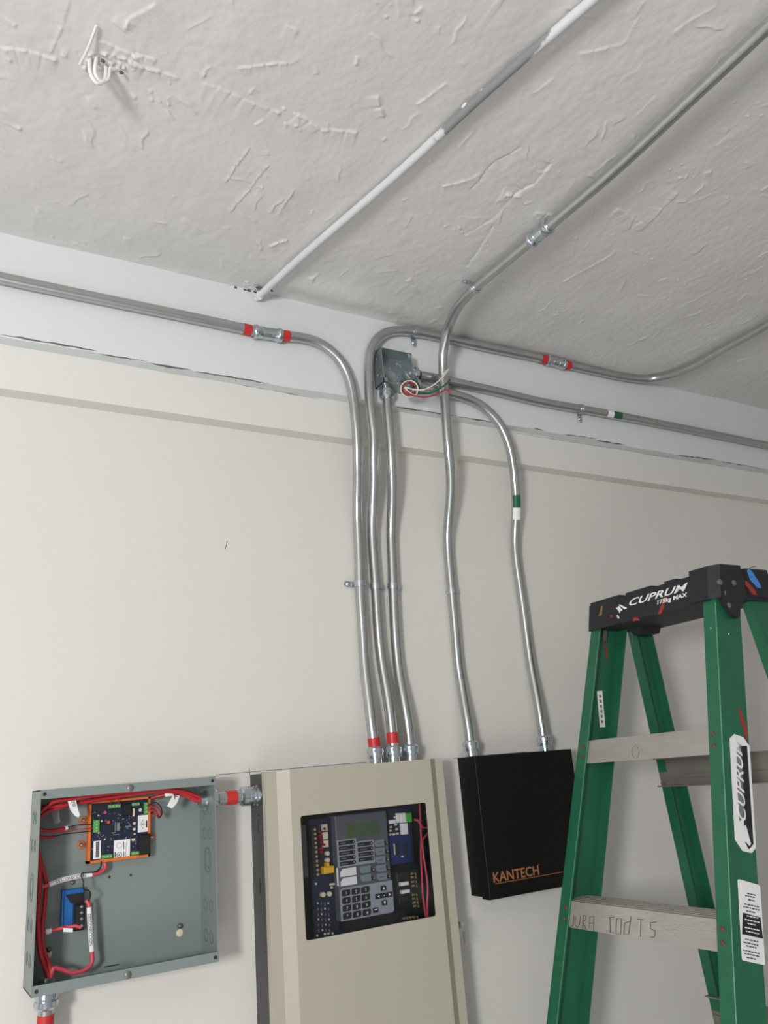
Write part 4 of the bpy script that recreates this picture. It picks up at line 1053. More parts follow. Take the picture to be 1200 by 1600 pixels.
cutkey = lambda x0, x1, z0, z1: [(x0, z0), (x1 - .0025, z0), (x1, z0 + .0025), (x1, z1), (x0 + .0025, z1), (x0, z1 - .0025)]
kbox(.16, .86, .075, .245, .0006, 'panel_d', 'display_bezel'); kbox(.19, .83, .09, .23, .001, 'lcd', 'display', lab='green display screen')
kbox(.0, .365, .24, .50, .0008, 'panel_l', 'legend_frame'); kbox(.365, .70, .275, .50, .0008, 'panel_l', 'legend_frame')
words = ['ALARM', 'SUPERVISORY', 'TROUBLE', 'SILENCED', 'DISABLED', 'POWER', 'PRE-ALARM', 'SECURITY', 'BUZZER']
def led(u, v, par, base):
    MB().lathe((U(u), -base, Vv(v)), (0, -1, 0), [(0, .0011), (.0006, .001), (.001, .0003)], 8).build('led', 'ivory', par)
for k in range(5):
    b_ = kbox(.03, .335, .252 + k * .049, .290 + k * .049, .0014, 'black_p', 'legend', cut=cuttr); led(.305, .271 + k * .049, b_, TP + .0014)
    MB().box(U(.06), U(.06 + .1 + .03 * (k % 3)), -TP - .0017, -TP - .0014, Vv(.276 + k * .049), Vv(.269 + k * .049)).build('print', 'greyink', b_)
for k in range(4):
    b_ = kbox(.385, .68, .288 + k * .049, .326 + k * .049, .0014, 'black_p', 'legend', cut=cuttr); led(.65, .307 + k * .049, b_, TP + .0014)
    MB().box(U(.42), U(.42 + .1 + .03 * (k % 3)), -TP - .0017, -TP - .0014, Vv(.311 + k * .049), Vv(.304 + k * .049)).build('print', 'greyink', b_)
kbox(.03, .33, .515, .590, .001, 'white', 'name_label', cut=lambda x0, x1, z0, z1: [(x0, z0), (x1, z0), (x1, z1), (x0 + .006, z1), (x0, z1 - .006)])
kbox(.03, .33, .602, .677, .001, 'white', 'name_label', cut=lambda x0, x1, z0, z1: [(x0, z0), (x1, z0), (x1, z1), (x0 + .006, z1), (x0, z1 - .006)])
kbox(-.02, .0, .50, .67, .003, 'white', 'side_tab', base=TP - .004)
for k in range(2):
    kbox(.40, .60, .520 + k * .082, .585 + k * .082, .0018, 'button', 'button', cut=cutbl); b_ = kbox(.60, .69, .530 + k * .082, .585 + k * .082, .0012, 'black_p', 'legend', cut=lambda x0, x1, z0, z1: [(x0, z0), (x1, z0), (x0, z1)]); led(.655, .568 + k * .082, b_, TP + .0012)
for k in range(5):
    kbox(.715, .90, .285 + k * .082, .350 + k * .082, .0018, 'button', 'button', cut=cutbl); b_ = kbox(.90, .985, .290 + k * .082, .345 + k * .082, .0012, 'black_p', 'legend', cut=lambda x0, x1, z0, z1: [(x0, z0), (x1, z0), (x0, z1)]); led(.955, .328 + k * .082, b_, TP + .0012)
    MB().box(U(.76), U(.85), -TP - .0021, -TP - .0018, Vv(.324 + k * .082), Vv(.316 + k * .082)).build('print', 'panel_d', kp)
kbox(.0, 1.0, .695, 1.0, .001, 'panel_l', 'key_plate', cut=lambda x0, x1, z0, z1: [(x0, z0), (x1 - .004, z0), (x1, z0 + .004), (x1, z1), (x0 + .006, z1), (x0, z1 - .006)])
keys = ['1', '2', '3', '4', '5', '6', '7', '8', '9', '*', '0', '#']
for i, kx in enumerate(keys):
    u = .105 + .182 * (i % 3); v = .742 + .071 * (i // 3)
    b_ = kbox(u - .072, u + .072, v - .028, v + .028, .003, 'black_p', 'key', base=TP + .001, cut=cutkey)
    text(kx, .0075, (U(u) - .0018, -TP - .0043, Vv(v) - .0027), (1, 0, 0), (0, 0, 1), 'white', b_, 'digit', ext=.0001)
for (u, v, g) in ((.815, .755, 'u'), (.70, .825, 'l'), (.815, .825, 'c'), (.925, .825, 'r'), (.815, .895, 'd'), (.635, .950, 'e')):
    b_ = kbox(u - .045, u + .045, v - .023, v + .023, .003, 'black_p', 'key', base=TP + .001)
    c = Vector((U(u), -TP - .0041, Vv(v))); s = .0026
    tri = {'u': [(-s, -s), (s, -s), (0, s)], 'd': [(-s, s), (0, -s), (s, s)], 'l': [(s, -s), (s, s), (-s, 0)], 'r': [(-s, s), (-s, -s), (s, 0)], 'c': [(-.001, -.001), (.001, -.001), (.001, .001), (-.001, .001)], 'e': [(-.003, .0005), (.003, .0005), (.003, .002), (-.003, .002)]}[g]
    MB().prism([c + Vector((x, 0, z)) for x, z in tri], (0, -.0003, 0)).build('arrow', 'white', b_)

# circuit boards behind the window
bl = thing('circuit_board', 'navy circuit board with brass screws left of the keypad', 'circuit board', W(*K9(220, 600), .03))
TI = .050
fcomp(130, 190, 330, 1130, TI - .003, .003, 'pcb', 'board', bl)
fcomp(60, 245, 100, 655, TI, .006, 'panel_d', 'terminal_cover', bl)
tb = fcomp(140, 250, 195, 650, TI, .006, 'black_p', 'terminal_strip', bl)
for k in range(11):
    x = 158 + k * 2.3; y = 280 + k * 35.2
    c = W(*K9(x, y), TI + .006); MB().lathe(c, (0, -1, 0), [(0, .0026), (.002, .0024), (.002, .0004)], 10).build('screw', 'gold', tb, smooth=True)
    MB().box(c.x + .003, c.x + .006, c.y, c.y + .001, c.z - .0015, c.z + .0015).build('contact', 'gold', tb)
for (x0, y0, x1, y1) in ((222, 238, 262, 292), (226, 300, 266, 358), (228, 365, 270, 420)): fcomp(x0, y0, x1, y1, TI, .008, 'ivory', 'relay', bl)
for (x, y) in ((235, 275), (232, 400), (205, 300), (208, 330), (210, 350), (215, 380), (218, 430), (216, 460)):
    c = W(*K9(x, y), TI + .009); MB().lathe(c, (0, -1, 0), [(-.008, .0026), (.001, .0026), (.003, .001)], 8).build('red_cap', 'redc', bl, smooth=True)
for (x, y, r) in ((262, 468, .0042), (263, 520, .0042), (229, 790, .0045), (278, 785, .0045)):
    c = W(*K9(x, y), TI + .008); MB().lathe(c, (0, -1, 0), [(-.008, r), (0, r), (.001, r * .8)], 14).build('capacitor', 'ivory', bl, smooth=True)
yb = fcomp(234, 568, 316, 625, TI, .016, 'yellow', 'inductor', bl); fcomp(258, 540, 275, 572, TI, .014, 'yellow', 'inductor_lead', bl)
for k in range(24):
    x = 180 + 28 * (k % 4) + (k // 4) * 2; y = 850 + 42 * (k // 4)
    fcomp(x, y, x + 8, y + 14 + 6 * (k % 3), TI, .003, 'dull' if k % 3 else 'ivory', 'component', bl)
for (x, y) in ((182, 1110), (242, 1098), (270, 1095), (302, 1093), (172, 705)): fcomp(x - 6, y - 8, x + 6, y + 8, TI, .004, 'ivory', 'pin', bl)
fcomp(280, 700, 318, 716, TI, .004, 'ivory', 'jumper', bl); fcomp(288, 726, 302, 742, TI, .004, 'ivory', 'jumper', bl)
br = thing('circuit_board', 'blue circuit board with green terminal right of the keypad', 'circuit board', W(*K9(820, 400), .03))
fcomp(738, 110, 920, 550, TI - .003, .004, 'pcb', 'board', br); fcomp(745, 320, 915, 548, TI + .002, .004, 'pcb2', 'daughter_board', br)
fcomp(872, 150, 920, 225, TI, .010, 'green_b', 'terminal_block', br); fcomp(830, 150, 872, 228, TI, .008, 'white', 'connector', br); fcomp(800, 152, 822, 228, TI, .006, 'white', 'connector', br)
fcomp(740, 205, 795, 235, TI, .006, 'white', 'connector', br); fcomp(838, 232, 890, 320, TI, .008, 'white', 'connector', br)
for (x, y) in ((755, 262), (795, 243), (752, 290), (803, 278), (750, 320), (780, 318), (808, 312), (790, 185)): fcomp(x - 9, y - 8, x + 9, y + 8, TI, .004, 'ivory', 'component', br)
fcomp(785, 390, 815, 480, TI + .006, .003, 'black_p', 'chip', br); fcomp(783, 392, 788, 478, TI + .006, .0035, 'ivory', 'pin_row', br); fcomp(850, 390, 890, 480, TI + .006, .002, 'pcb', 'chip', br); fcomp(838, 486, 855, 496, TI + .006, .003, 'ivory', 'component', br)
bd = thing('power_board', 'black power supply board at lower right behind the window', 'circuit board', W(*K9(860, 750), .03))
fcomp(765, 600, 990, 880, TI - .003, .003, 'dark_in', 'board', bd); fcomp(800, 610, 905, 680, TI, .008, 'black_p', 'heat_sink', bd); fcomp(820, 800, 910, 860, TI, .008, 'black_p', 'heat_sink', bd)
for (x0, y0) in ((835, 690), (843, 752)): fcomp(x0, y0, x0 + 62, y0 + 28, TI, .010, 'white', 'connector', bd)
for k, (x, y) in enumerate(((922, 628), (924, 655), (928, 690), (932, 722), (932, 792), (936, 822), (940, 852), (945, 880), (862, 975), (885, 970), (912, 968), (938, 965))):
    fcomp(x - 10, y - 8, x + 10, y + 6, TI, .005, 'gold', 'screw', bd); fcomp(x + 26, y - 10, x + 30, y + 10, TI, .005, 'gold', 'pin', bd)
k9 = lambda x, y, t: (*K9(x, y), t)
for lab, pts in (('red wire hanging straight down inside the beige cabinet window', [k9(975, 60, .04), k9(982, 160, .045), k9(985, 240, .05), k9(990, 360, .055), k9(988, 470, .06), k9(996, 650, .06), k9(1002, 780, .06), k9(1015, 880, .058), k9(1030, 985, .055)]),
                 ('red wire bending left to right inside the beige cabinet window edge', [k9(1055, 290, .04), k9(1035, 320, .05), k9(1003, 360, .055), k9(1008, 480, .06), k9(1030, 620, .06), k9(1042, 740, .06), k9(1038, 860, .06), k9(1042, 985, .055)]),
                 ('red wire joining the straight one near the window top', [k9(935, 205, .045), k9(965, 210, .05), k9(985, 240, .052), k9(1000, 262, .052), k9(1045, 265, .045)])):
    q = [W(*p) for p in pts]; tag(MB().tube(smooth_path(q, .006), .0022, 8).build('wire', 'pink_wire', None, smooth=True), lab, 'wire')
for (x, y) in ((1025, 148), (1028, 198)): 
    c = W(*K9(x, y), .055); MB().lathe(c, (0, -1, 0), [(0, .002), (.001, .0015), (.001, .0003)], 8).build('screw', 'zinc', fc, smooth=True)
# lock and key on the right side of the door
lz = W(*K2(1145, 950), .07).z
lk = MB().lathe((FX1 + .0015, -.070, lz), (1, 0, 0), [(0, .0085), (.004, .0085), (.006, .007), (.009, .007), (.009, .001)], 18).build('lock', 'zinc', fc, smooth=True)
ky = thing('key', 'small steel key hanging on a ring from the beige cabinet lock', 'key', (FX1 + .014, -.070, lz - .04))
kx = FX1 + .014
MB().tube([Vector((kx + .004 * math.sin(a) + .001, -.074 - .004 * math.sin(a), lz - .004 + .0075 * math.cos(a))) for a in [2 * math.pi * k / 16 for k in range(17)]], .0007, 6).build('ring', 'zinc', ky, smooth=True)
MB().prism([(kx - .006, -.074, lz - .001), (kx + .003, -.074, lz - .001), (kx + .005, -.074, lz + .003), (kx + .003, -.074, lz + .006), (kx - .006, -.074, lz + .004)], (0, -.0015, 0)).build('bow', 'zinc', ky)
MB().prism([(kx - .001, -.075, lz - .010), (kx + .0045, -.075, lz - .010), (kx + .0035, -.075, lz - .034), (kx + .001, -.075, lz - .036), (kx + .0005, -.075, lz - .028), (kx - .0005, -.075, lz - .02)], (0, -.0015, 0)).build('blade', 'boxzinc', ky)

# ------------------------------------------------------------------ black access cabinet
BX0, BX1, BZ0, BZ1 = 1.113, 1.393, 1.231, 1.5175
bc = thing('access_cabinet', 'black steel cabinet lettered KANTECH on the wall behind the ladder', 'cabinet', ((BX0 + BX1) / 2, 0, BZ0))
MB().box(BX0, BX1, -.050, -.0005, BZ0, BZ1).build('body', 'black_box', bc)
MB().box(BX0, BX1 - .12, -.052, -.050, BZ1 - .002, BZ1 + .0012).build('body_lip', 'charcoal', bc)
cv = MB().cbox(BX0 - .0018, BX1 + .0018, -.0695, -.042, BZ0 - .004, BZ1 - .0005, .0012).build('cover', 'black_box', bc)
TK = .0700
a = W(*K3(420, 1247), TK); b = W(*K3(792, 1178), TK)
hh = (W(*K3(425, 1165), TK) - W(*K3(428, 1245), TK)).z
tx = text('KANTECH', hh / .70, (a.x, -TK, a.z), (1, 0, 0), (0, 0, 1), 'copper', cv, 'lettering', ext=.0002, bold=.0004)
wdt = max(v.co.x for v in tx.data.vertices) - min(v.co.x for v in tx.data.vertices)
ox = min(v.co.x for v in tx.data.vertices)
for v in tx.data.vertices: v.co.x = ox + (v.co.x - ox) * (b.x - a.x) / wdt
text('TM', .003, (b.x + .001, -TK, b.z + hh * .9), (1, 0, 0), (0, 0, 1), 'copper', cv, 'lettering', ext=.0001)
l0 = W(*K3(440, 1257), TK); MB().box(l0.x, BX1 - .004, -TK - .0002, -TK + .0003, l0.z - .0006, l0.z + .0006).build('underline', 'copper', cv)

# ------------------------------------------------------------------ step ladder
LZ, LX, LY, LL, LEAN, SPL = 1.834, 1.391, -.222, .338, .309, .061
ld = thing('step_ladder', 'green fibreglass step ladder with black top cap standing at right of the cabinets', 'ladder', (LX, LY - LL / 2, 0))
def LP(side, dz, off=0, v=0):     # side 0 = far (left), 1 = near (right); off = inward; v = depth behind the front
    y = LY + SPL * dz - off if side == 0 else LY - LL - SPL * dz + off
    return Vector((LX - LEAN * dz + v, y, LZ - dz))
WB, FLW, TH = .074, .029, .004
def channel(side, dz0, dz1, P, web, fl, th, name, m='frp'):
    sec = [(0, 0), (0, web), (fl, web), (fl, web - th), (th, web - th), (th, th), (fl, th), (fl, 0)]   # (inward, depth)
    top = [P(side, dz0, o, v) for o, v in sec]; bot = [P(side, dz1, o, v) for o, v in sec]
    n = 8; fs = [(i, (i + 1) % n, n + (i + 1) % n, n + i) for i in range(n)]
    # caps split into quads
    fs += [(0, 1, 4, 5), (1, 2, 3, 4), (0, 5, 6, 7)] + [tuple(n + k for k in f)[::-1] for f in ((0, 1, 4, 5), (1, 2, 3, 4), (0, 5, 6, 7))]
    if side == 1: fs = [f[::-1] for f in fs]
    return MB().add(top + bot, fs).build(name, m, ld)
railL = channel(0, .02, LZ, LP, WB + .012, FLW, TH, 'rail'); railR = channel(1, .02, LZ, LP, WB, FLW, TH, 'rail')
# worn pale corner line of the near rail
MB().tube([LP(1, .07, -.0002, .0002), LP(1, 1.78, -.0002, .0002)], .0011, 6).build('worn_edge', 'frp_edge', railR, smooth=True)
MB().tube([LP(0, .07, FLW, -.0002), LP(0, 1.78, FLW, -.0002)], .0006, 6).build('worn_edge', 'frp_edge', railL, smooth=True)
RLX, RLE = 1.478, .13
def RP(side, dz, off=0, v=0):
    y = LY - .002 + SPL * dz * .9 - off if side == 0 else LY - LL + .002 - SPL * dz * .9 + off
    return Vector((RLX + RLE * dz + v, y, LZ - dz))
rearL = channel(0, .02, LZ, RP, .056, .024, .0035, 'rear_rail'); rearR = channel(1, .02, LZ, RP, .056, .024, .0035, 'rear_rail')
# steps
def step(dz, first=False):
    z1 = LZ - dz; hgt = .046
    p0 = LP(0, dz, TH, .0042); q0 = LP(1, dz, TH, .0042)
    dep = WB - .004
    st = MB()
    def slab(va, vb, da, db):
        a = LP(0, dz + da, TH, .0042); b = LP(1, dz + da, TH, .0042); c = LP(0, dz + db, TH, .0042); d = LP(1, dz + db, TH, .0042)
        X = LX - LEAN * dz + .0042
        st.hexa([(X + va - LEAN * db, d.y, z1 - db), (X + vb - LEAN * db, d.y, z1 - db), (X + vb - LEAN * db, c.y, z1 - db), (X + va - LEAN * db, c.y, z1 - db),
                 (X + va - LEAN * da, b.y, z1 - da), (X + vb - LEAN * da, b.y, z1 - da), (X + vb - LEAN * da, a.y, z1 - da), (X + va - LEAN * da, a.y, z1 - da)])
    slab(0, .0022, 0, hgt); slab(dep - .0022, dep, 0, hgt * .8); slab(.0022, dep - .0022, 0, .0022)
    s = st.build('step', 'alu', ld)
    for k in range(5):
        v = .010 + k * .0125; X = LX - LEAN * dz + .0042 + v
        MB().box(X, X + .003, q0.y + .001, p0.y - .001, z1, z1 + .0012).build('tread_rib', 'alu', s)
    for side in (0, 1):
        for ddz in (.012, .032):
            c = LP(side, dz + ddz, FLW * .62, -.0002); nn = Vector((-1, 0, -LEAN)).normalized()
            MB().lathe(c, nn, [(-.001, .0046), (.001, .0044), (.0022, .002), (.0022, .0003)], 12).build('rivet', 'rust', s, smooth=True)
    return s
steps = [step(.305 + .3048 * k) for k in range(5)]
# rear cross braces
def brace(zc):
    dz = LZ - zc; X = RLX + RLE * dz - .002
    y0 = RP(1, dz).y - .002; y1 = RP(0, dz).y - .001
    b = MB().box(X + .002, X + .005, y0, y1, zc - .031, zc + .031).box(X - .012, X + .002, y0, y1, zc - .031, zc - .0285).box(X - .012, X + .002, y0, y1, zc + .0285, zc + .031).build('rear_brace', 'brace', ld)
    MB().box(X - .0015, X + .002, y0 + .002, y1 - .002, zc - .012, zc - .007).build('brace_rib', 'brace', b)
    MB().lathe((X - .0162, y1 - .02, zc - .024), (-1, 0, 0), [(-.002, .004), (.001, .004), (.002, .001)], 10).build('rivet', 'dull', b, smooth=True)
for zc in (1.449, .95, .45): brace(zc)
# top cap
CX0, CX1 = LX - .009, LX + .153
CY0, CY1 = LY - LL - .010, LY + .008
CZ1, CZ0 = LZ + .001, LZ - .063
cap = MB()
chm = .012
foot = [(CX0 + chm, CY0), (CX1, CY0 - .0), (CX1, CY1), (CX0, CY1), (CX0, CY0 + chm * 1.1)]
KSL = .25
CXF = lambda z: CX0 + .001 - (CZ1 - z) * KSL      # the cap's front leans out towards its lower edge
nf = len(foot); zt_ = CZ1 - .004
fx = lambda x, z: x + (CXF(z) - CX0 if x < CX0 + .03 else 0)
cap.add([(fx(x, CZ0), y, CZ0) for x, y in foot] + [(fx(x, zt_), y, zt_) for x, y in foot], [tuple(range(nf)), tuple(range(nf, 2 * nf))[::-1]] + [(i, nf + i, nf + (i + 1) % nf, (i + 1) % nf) for i in range(nf)])
capo = cap.build('top_cap', 'cap', ld)
raised = [(CX0 + .001, CY1 - .095, CX1 - .004, CY1 - .004, .0028), (CX0 + .001, CY1 - .19, CX1 - .004, CY1 - .115, .0020), (CX0 + .001, CY0 + .100, CX1 - .004, CY0 + .13, .0015)]
for (x0, ya, x1, yb_, h) in raised: MB().box(x0, x1, ya, yb_, CZ1 - .0045, CZ1 - .001 + h).build('cap_ridge', 'cap', capo)
fr_ = [(CX0 - .003, CY0 + .016), (CX0 + .010, CY0 - .004), (CX0 + .075, CY0 - .004), (CX0 + .078, CY0 + .062), (CX0 - .003, CY0 + .062)]
za_, zb_ = CZ0 + .002, CZ1 + .006
MB().add([(fx(x, za_), y, za_) for x, y in fr_] + [(fx(x, zb_), y, zb_) for x, y in fr_], [tuple(range(5))[::-1], tuple(range(5, 10))] + [(i, (i + 1) % 5, 5 + (i + 1) % 5, 5 + i) for i in range(5)]).build('cap_ridge', 'cap', capo)
MB().box(CX0 + .088, CX1 - .001, CY0 - .003, CY0 + .07, CZ0 + .006, CZ1 + .001).build('cap_ridge', 'cap', capo)
# pointed hinge lobe on the near end, and the hidden bracket on the far end
for yy, sg in ((CY0 - .005, 1), (CY1 + .004, -1)):
    lobe = [(CX0 + .012, yy, CZ0 + .045), (CX0 + .082, yy, CZ0 + .045), (CX0 + .080, yy, CZ0 + .002), (CX0 + .060, yy, CZ0 - .012), (CX0 + .048, yy, CZ0 - .034), (CX0 + .038, yy, CZ0 - .040), (CX0 + .026, yy, CZ0 - .036), (CX0 + .010, yy, CZ0 - .004)]
    if sg > 0: lobe = [(x - .012 if z < CZ0 + .04 else x, y - .004 if z < CZ0 - 0.02 else y, z) for x, y, z in lobe]
    if sg > 0: MB().prism(lobe, (0, .009, 0)).build('hinge_lobe', 'cap', capo)
KC = crop(1050, 870, 8.0)
for (x, y) in ((605, 315), (775, 325), (715, 607)):
    c = W(*KC(x, y), -(CY0 - .0065)); MB().lathe(c, (0, -1, 0), [(-.003, .0062), (.001, .006), (.0025, .0035), (.0025, .0005)], 14).build('bolt', 'dull', capo, smooth=True)
c = W(*KC(680, 460), -(CY0 - .0056)); MB().prism([c + Vector(v) for v in ((-.005, 0, .004), (.0, 0, .006), (.005, 0, .003), (.004, 0, -.003), (.0, 0, -.008), (-.004, 0, -.003))], (0, -.0006, 0)).build('emblem', 'greyink', capo, label='faded grey emblem')
# blue tape scrap with wire ends on the far corner of that end
c = W(*KC(1020, 280), -(CY0 - .004)); MB().prism([c + Vector(v) for v in ((-.016, 0, .017), (-.008, 0, .022), (.001, 0, .014), (.016, 0, -.010), (.017, 0, -.018), (.006, 0, -.018), (-.012, 0, -.002))], (0, -.001, 0)).build('tape_scrap', 'blue_tape', capo, label='blue tape scrap')
MB().tube([W(*KC(970, 160), .575), W(*KC(975, 135), .575), W(*KC(1010, 125), .578), W(*KC(1052, 118), .58)], .0007, 6).build('wire_end', 'black_wire', capo)
# red and tan paint marks on the cap
def capf(px, py, off=.0004):
    xx = CX0
    for _ in range(12):
        p = XP(px, py, xx); xx = CXF(p.z) - off
    return XP(px, py, xx)
def mark_front(pts, m):
    q = [capf(900 + x / 7.5, 870 + y / 7.5) for x, y in pts]
    MB().prism(q, (-.0004, 0, 0)).build('paint_mark', m, capo)
mark_front([(675, 715), (700, 705), (750, 735), (745, 745), (665, 755)], 'red_paint'); mark_front([(1000, 560), (1040, 530), (1030, 600), (995, 670), (960, 678)], 'red_paint')
mark_front([(1045, 460), (1060, 470), (1040, 530), (1015, 530)], 'red_paint')
mark_front([(295, 580), (315, 570), (305, 680), (265, 700), (280, 650)], 'tan_paint'); mark_front([(400, 685), (430, 680), (435, 705), (405, 715)], 'red_paint')
def mark_end(pts, m, par=capo, yy=None):
    q = [W(*KC(x, y), -(CY0 - .0034)) for x, y in pts]; MB().prism(q, (0, -.0004, 0)).build('paint_mark', m, par)
mark_end([(880, 290), (930, 300), (1040, 420), (1060, 480), (1010, 470), (930, 370)], 'red_paint')
mark_end([(750, 210), (785, 205), (790, 250), (765, 262)], 'red_paint')
# cap lettering on the front face
def capxy(x, y): return capf(900 + x / 7.5, 870 + y / 7.5, .0006)
def fit_text(s, A, B, h, shear, par, m='white', bold=.0003, sy=None):
    d = (B - A); L = math.hypot(d.y, d.z); X = Vector((0, d.y, d.z)).normalized(); Y = Vector((KSL, 0, 1)); Y = (Y - X * Y.dot(X)).normalized()
    t = text(s, h / .70, A, X, Y, m, par, 'lettering', ext=.0002, shear=shear, bold=bold)
    off = world_loc(par); pr = [(v.co + off - A).dot(X) for v in t.data.vertices]; mn, mx_ = min(pr), max(pr)
    for v, p in zip(t.data.vertices, pr): v.co += X * ((p - mn) / (mx_ - mn) * L - p)
    return t
cA = capxy(632, 655); cA = capxy(640, 620); 
A_ = capf(983, 956, .0007); B_ = capf(1075, 930, .0007)
fit_text('CUPRUM', Vector((CXF(CZ0 + .033) - .0007, A_.y, CZ0 + .033)), Vector((CXF(CZ0 + .033) - .0007, B_.y, CZ0 + .033)), .0155, .35, capo)
A2_ = capf(1027, 949, .0007); B2_ = capf(1074, 937, .0007)
fit_text('175kg MAX', Vector((CXF(CZ0 + .0195) - .0007, A2_.y, CZ0 + .0195)), Vector((CXF(CZ0 + .0195) - .0007, B2_.y, CZ0 + .0195)), .0088, .1, capo)
for pts in ([(498, 562), (520, 560), (600, 600), (570, 615)], [(490, 585), (505, 575), (545, 625), (520, 640), (510, 665)], [(468, 600), (480, 592), (505, 622), (495, 628)], [(475, 690), (490, 680), (512, 720), (495, 725)]):
    MB().prism([capxy(*p) for p in pts], (-.0004, 0, 0)).build('emblem', 'white', capo)
# hinge straps peeking under the cap on the far side
for (xa, ya, xb, yb2, P, sd) in ((342, 860, 330, 985, 0, 0), (655, 830, 690, 1020, 0, 0)):
    A = W(900 + xa / 7.5, 870 + ya / 7.5, -(LY - .0085)); B = W(900 + xb / 7.5, 870 + yb2 / 7.5, -(LY - .0085)); d = (B - A).normalized(); nrm = Vector((-d.z, 0, d.x)) * .0055
    MB().prism([A + nrm, B - d * .004 + nrm, B + nrm * .5, B - nrm * .5, B - d * .004 - nrm, A - nrm], (0, -.002, 0)).build('hinge_strap', 'dull', ld)
# gusset under the cap
MB().prism([(CX0 + .075, LY - .03, CZ0 + .001), (CX0 + .145, LY - .03, CZ0 + .001), (CX0 + .135, LY - .03, CZ0 - .016), (CX0 + .09, LY - .03, CZ0 - .016)], (0, -.035, 0)).build('gusset', 'cap', ld)
# stickers on the near rail's outer web
KR = crop(1100, 1100, 6.4); KS = crop(1100, 1350, 6.4)
def web(px, py, off=.0007, side=1):
    t = .56
    for _ in range(12):
        p = W(px, py, t); dz = LZ - p.z
        t = -(LP(side, dz).y) + (off if side == 1 else 0)
    return W(px, py, t)
def websticker(pts, m, name, par, lift=.0007, thick=.0004, label=None):
    return MB().prism([web(*p, lift) for p in pts], (0, -thick, 0)).build(name, m, par, label=label)
ls = websticker([KR(*p) for p in ((255, 345), (300, 300), (390, 330), (455, 425), (518, 1440), (475, 1490), (385, 1470), (308, 1355))], 'white', 'sticker', railR, label='white brand sticker with grey shading')
websticker([KR(*p) for p in ((370, 420), (430, 420), (495, 1400), (450, 1455), (415, 1400), (395, 1150))], 'ink', 'sticker_print', ls, .0012, .0002)
websticker([KR(*p) for p in ((325, 400), (372, 400), (402, 900), (408, 1150), (352, 1170), (326, 700))], 'greyink', 'sticker_print', ls, .0012, .0002)
A = web(*KR(420, 1175), .0017); B = web(*KR(372, 350), .0017); X = (B - A).normalized(); Y = Vector((-1, 0, 0)); Y = (Y - X * Y.dot(X)).normalized()
Wd = (web(*KR(350, 760)) - web(*KR(425, 760))).length
t = text('CUPRUM', Wd / .70, A, X, Y, 'white', ls, 'lettering', ext=.0002, shear=.3, bold=.0002)
off = world_loc(ls); pr = [(v.co + off - A).dot(X) for v in t.data.vertices]; mn, mx_ = min(pr), max(pr)
for v, p in zip(t.data.vertices, pr): v.co += X * ((p - mn) / (mx_ - mn) * (B - A).length - p)
for pts in ([(405, 1215), (420, 1215), (470, 1400), (455, 1420), (360, 1320)], [(400, 1370), (430, 1420), (385, 1450), (375, 1420)]):
    websticker([KR(*p) for p in pts], 'white', 'emblem', ls, .0017, .0002)
ws = websticker([KS(*p) for p in ((335, 160), (350, 152), (545, 208), (560, 225), (610, 1000), (598, 1010), (390, 965), (378, 950))], 'white', 'sticker', railR, label='white warning sticker with a black band')
websticker([KS(*p) for p in ((388, 485), (565, 535), (590, 748), (380, 700))], 'ink', 'sticker_band', ws, .0012, .0002)
rr = random.Random(12)
def smallprint(rows, x0, x1, m, lift):
    for (y, a, b) in rows:
        k0 = x0 + a; k1_ = x1 - b; sl = .22
        x = k0
        while x < k1_ - 8:
            w_ = rr.uniform(14, 34); xe = min(x + w_, k1_)
            dy = (x - x0) * sl; dy2 = (xe - x0) * sl
            websticker([KS(*p) for p in ((x, y + dy), (xe, y + dy2), (xe, y + dy2 + 12), (x, y + dy + 12))], m, 'print', ws, lift, .0002)
            x = xe + 7
smallprint([(275, 60, 60), (300, 40, 70), (335, 70, 70), (385, 30, 20), (415, 20, 20), (450, 50, 60), (735, 40, 20), (770, 20, 20), (800, 50, 50), (850, 20, 20), (880, 30, 10), (915, 50, 50)], 372, 575, 'ink', .0012)
smallprint([(500, 50, 20), (540, 30, 20), (575, 60, 60), (620, 30, 20), (655, 40, 20)], 378, 575, 'white', .0017)
# paint scrapes on the near rail
websticker([KR(*p) for p in ((338, 30), (352, 30), (430, 240), (432, 380), (412, 350), (395, 250), (370, 190))], 'red_paint', 'paint_mark', railR, .0003, .0003)
for p in ((485, 890, .0022), (710, 965, .003)):
    c = web(*KC(p[0], p[1]), .0003) if p[0] > 560 else XP(*KC(p[0], p[1]), LX - LEAN * .12)
    blob(MB(), c, .0015, .0008, .002, 4).build('paint_mark', 'lump', railR)
# sticker on the inside of the far rail's web
def inner(px, py):
    t = .22
    for _ in range(12):
        p = W(px, py, t); t = -(LP(0, LZ - p.z, TH).y) + .0008
    return W(px, py, t)
K4 = crop(850, 870, 3.43)
si = MB().prism([inner(*K4(*p)) for p in ((283, 720), (312, 718), (328, 912), (300, 914))], (0, -.0004, 0)).build('sticker', 'white', railL, label='narrow white sticker')
for k in range(6):
    y = 740 + k * 27; MB().prism([inner(*K4(*p)) + Vector((0, -.0006, 0)) for p in ((293 + k * 2, y), (305 + k * 2, y), (306 + k * 2, y + 16), (296 + k * 2, y + 16))], (0, -.0002, 0)).build('print', 'greyink', si)
MB().prism([inner(*K4(*p)) for p in ((322, 455), (330, 455), (342, 545), (334, 550))], (0, -.0003, 0)).build('paint_mark', 'red_paint', railL)
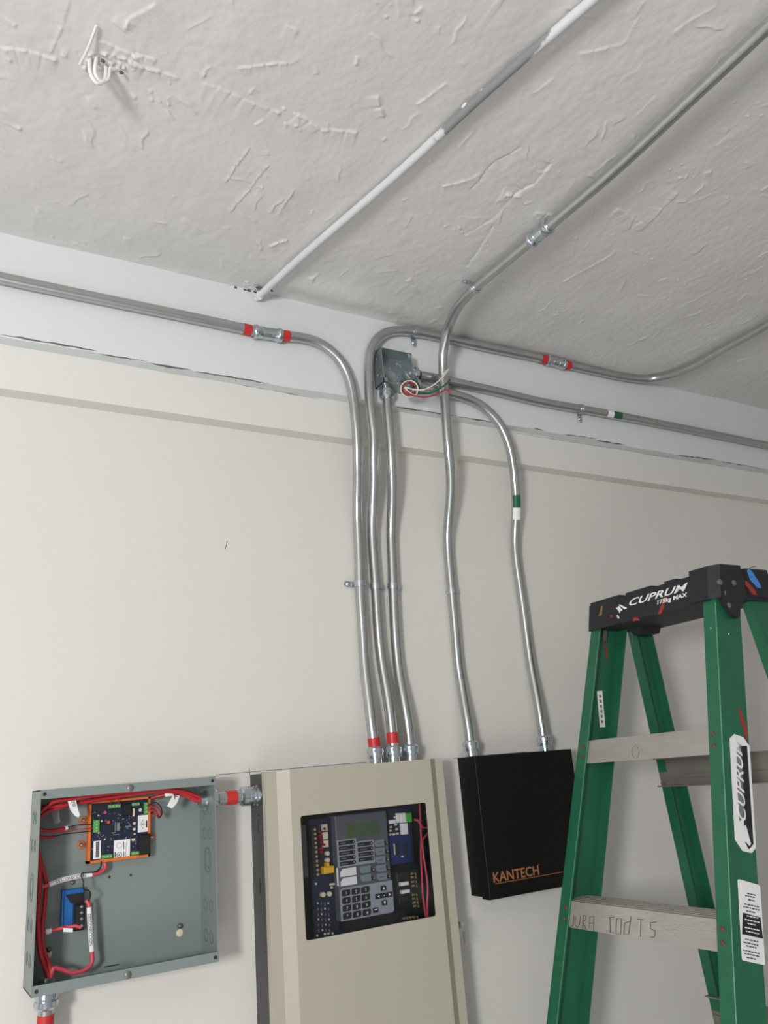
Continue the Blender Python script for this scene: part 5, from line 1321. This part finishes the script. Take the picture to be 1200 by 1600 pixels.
# handwriting scratched on the second step's front face
KH = crop(860, 1380, 7.5); K5b = crop(850, 1200, 3.43)
dz2 = .305 + .3048
def sface(px, py):
    # front face plane of that step: X = LX - LEAN*(LZ - z) + .0042
    xx = 1.2
    for _ in range(15):
        p = XP(px, py, xx); xx = LX - LEAN * (LZ - p.z) + .0042 - .0009
    return XP(px, py, xx)
strokes = [[(275, 375), (270, 440), (262, 500), (220, 515)], [(295, 390), (285, 480), (315, 525), (340, 480), (352, 385)], [(385, 375), (375, 560)], [(385, 375), (415, 385), (412, 430), (380, 452), (400, 500), (418, 545)], [(455, 520), (460, 395), (508, 385), (505, 565)], [(455, 470), (508, 468)],
           [(745, 400), (680, 406), (698, 410), (700, 575), (742, 582)], [(775, 415), (765, 595), (822, 592), (832, 418), (775, 415)], [(935, 445), (868, 470), (860, 598), (915, 600), (945, 390)], [(1020, 420), (1090, 428)], [(1060, 425), (1055, 630)]]
for s in strokes:
    MB().tube([sface(*KH(*p)) for p in s], .0006, 5).build('handwriting', 'hand', steps[1])
MB().tube([sface(*K5b(*p)) for p in ((600, 825), (570, 830), (570, 862), (595, 872), (592, 905), (572, 908))], .0006, 5).build('handwriting', 'hand', steps[1])
dz1 = .305
MB().tube([sface(*K4(490 + 18 * math.cos(a), 1045 + 34 * math.sin(a))) for a in [2 * math.pi * k / 14 for k in range(14)]], .0005, 5).build('stamp_mark', 'greyink', steps[0])
# rubber feet
for P, sd, wd in ((LP, 0, WB + .012), (LP, 1, WB), (RP, 0, .056), (RP, 1, .056)):
    b0 = P(sd, LZ - .05, -.003 , -.004); b1 = P(sd, LZ, -.003, -.004); iy = -1 if sd == 0 else 1
    MB().hexa([(b1.x, b1.y, 0), (b1.x + wd + .008, b1.y, 0), (b1.x + wd + .008, b1.y + iy * .034, 0), (b1.x, b1.y + iy * .034, 0),
               (b0.x, b0.y, .05), (b0.x + wd + .008, b0.y, .05), (b0.x + wd + .008, b0.y + iy * .034, .05), (b0.x, b0.y + iy * .034, .05)]).build('rubber_foot', 'black_p', ld)
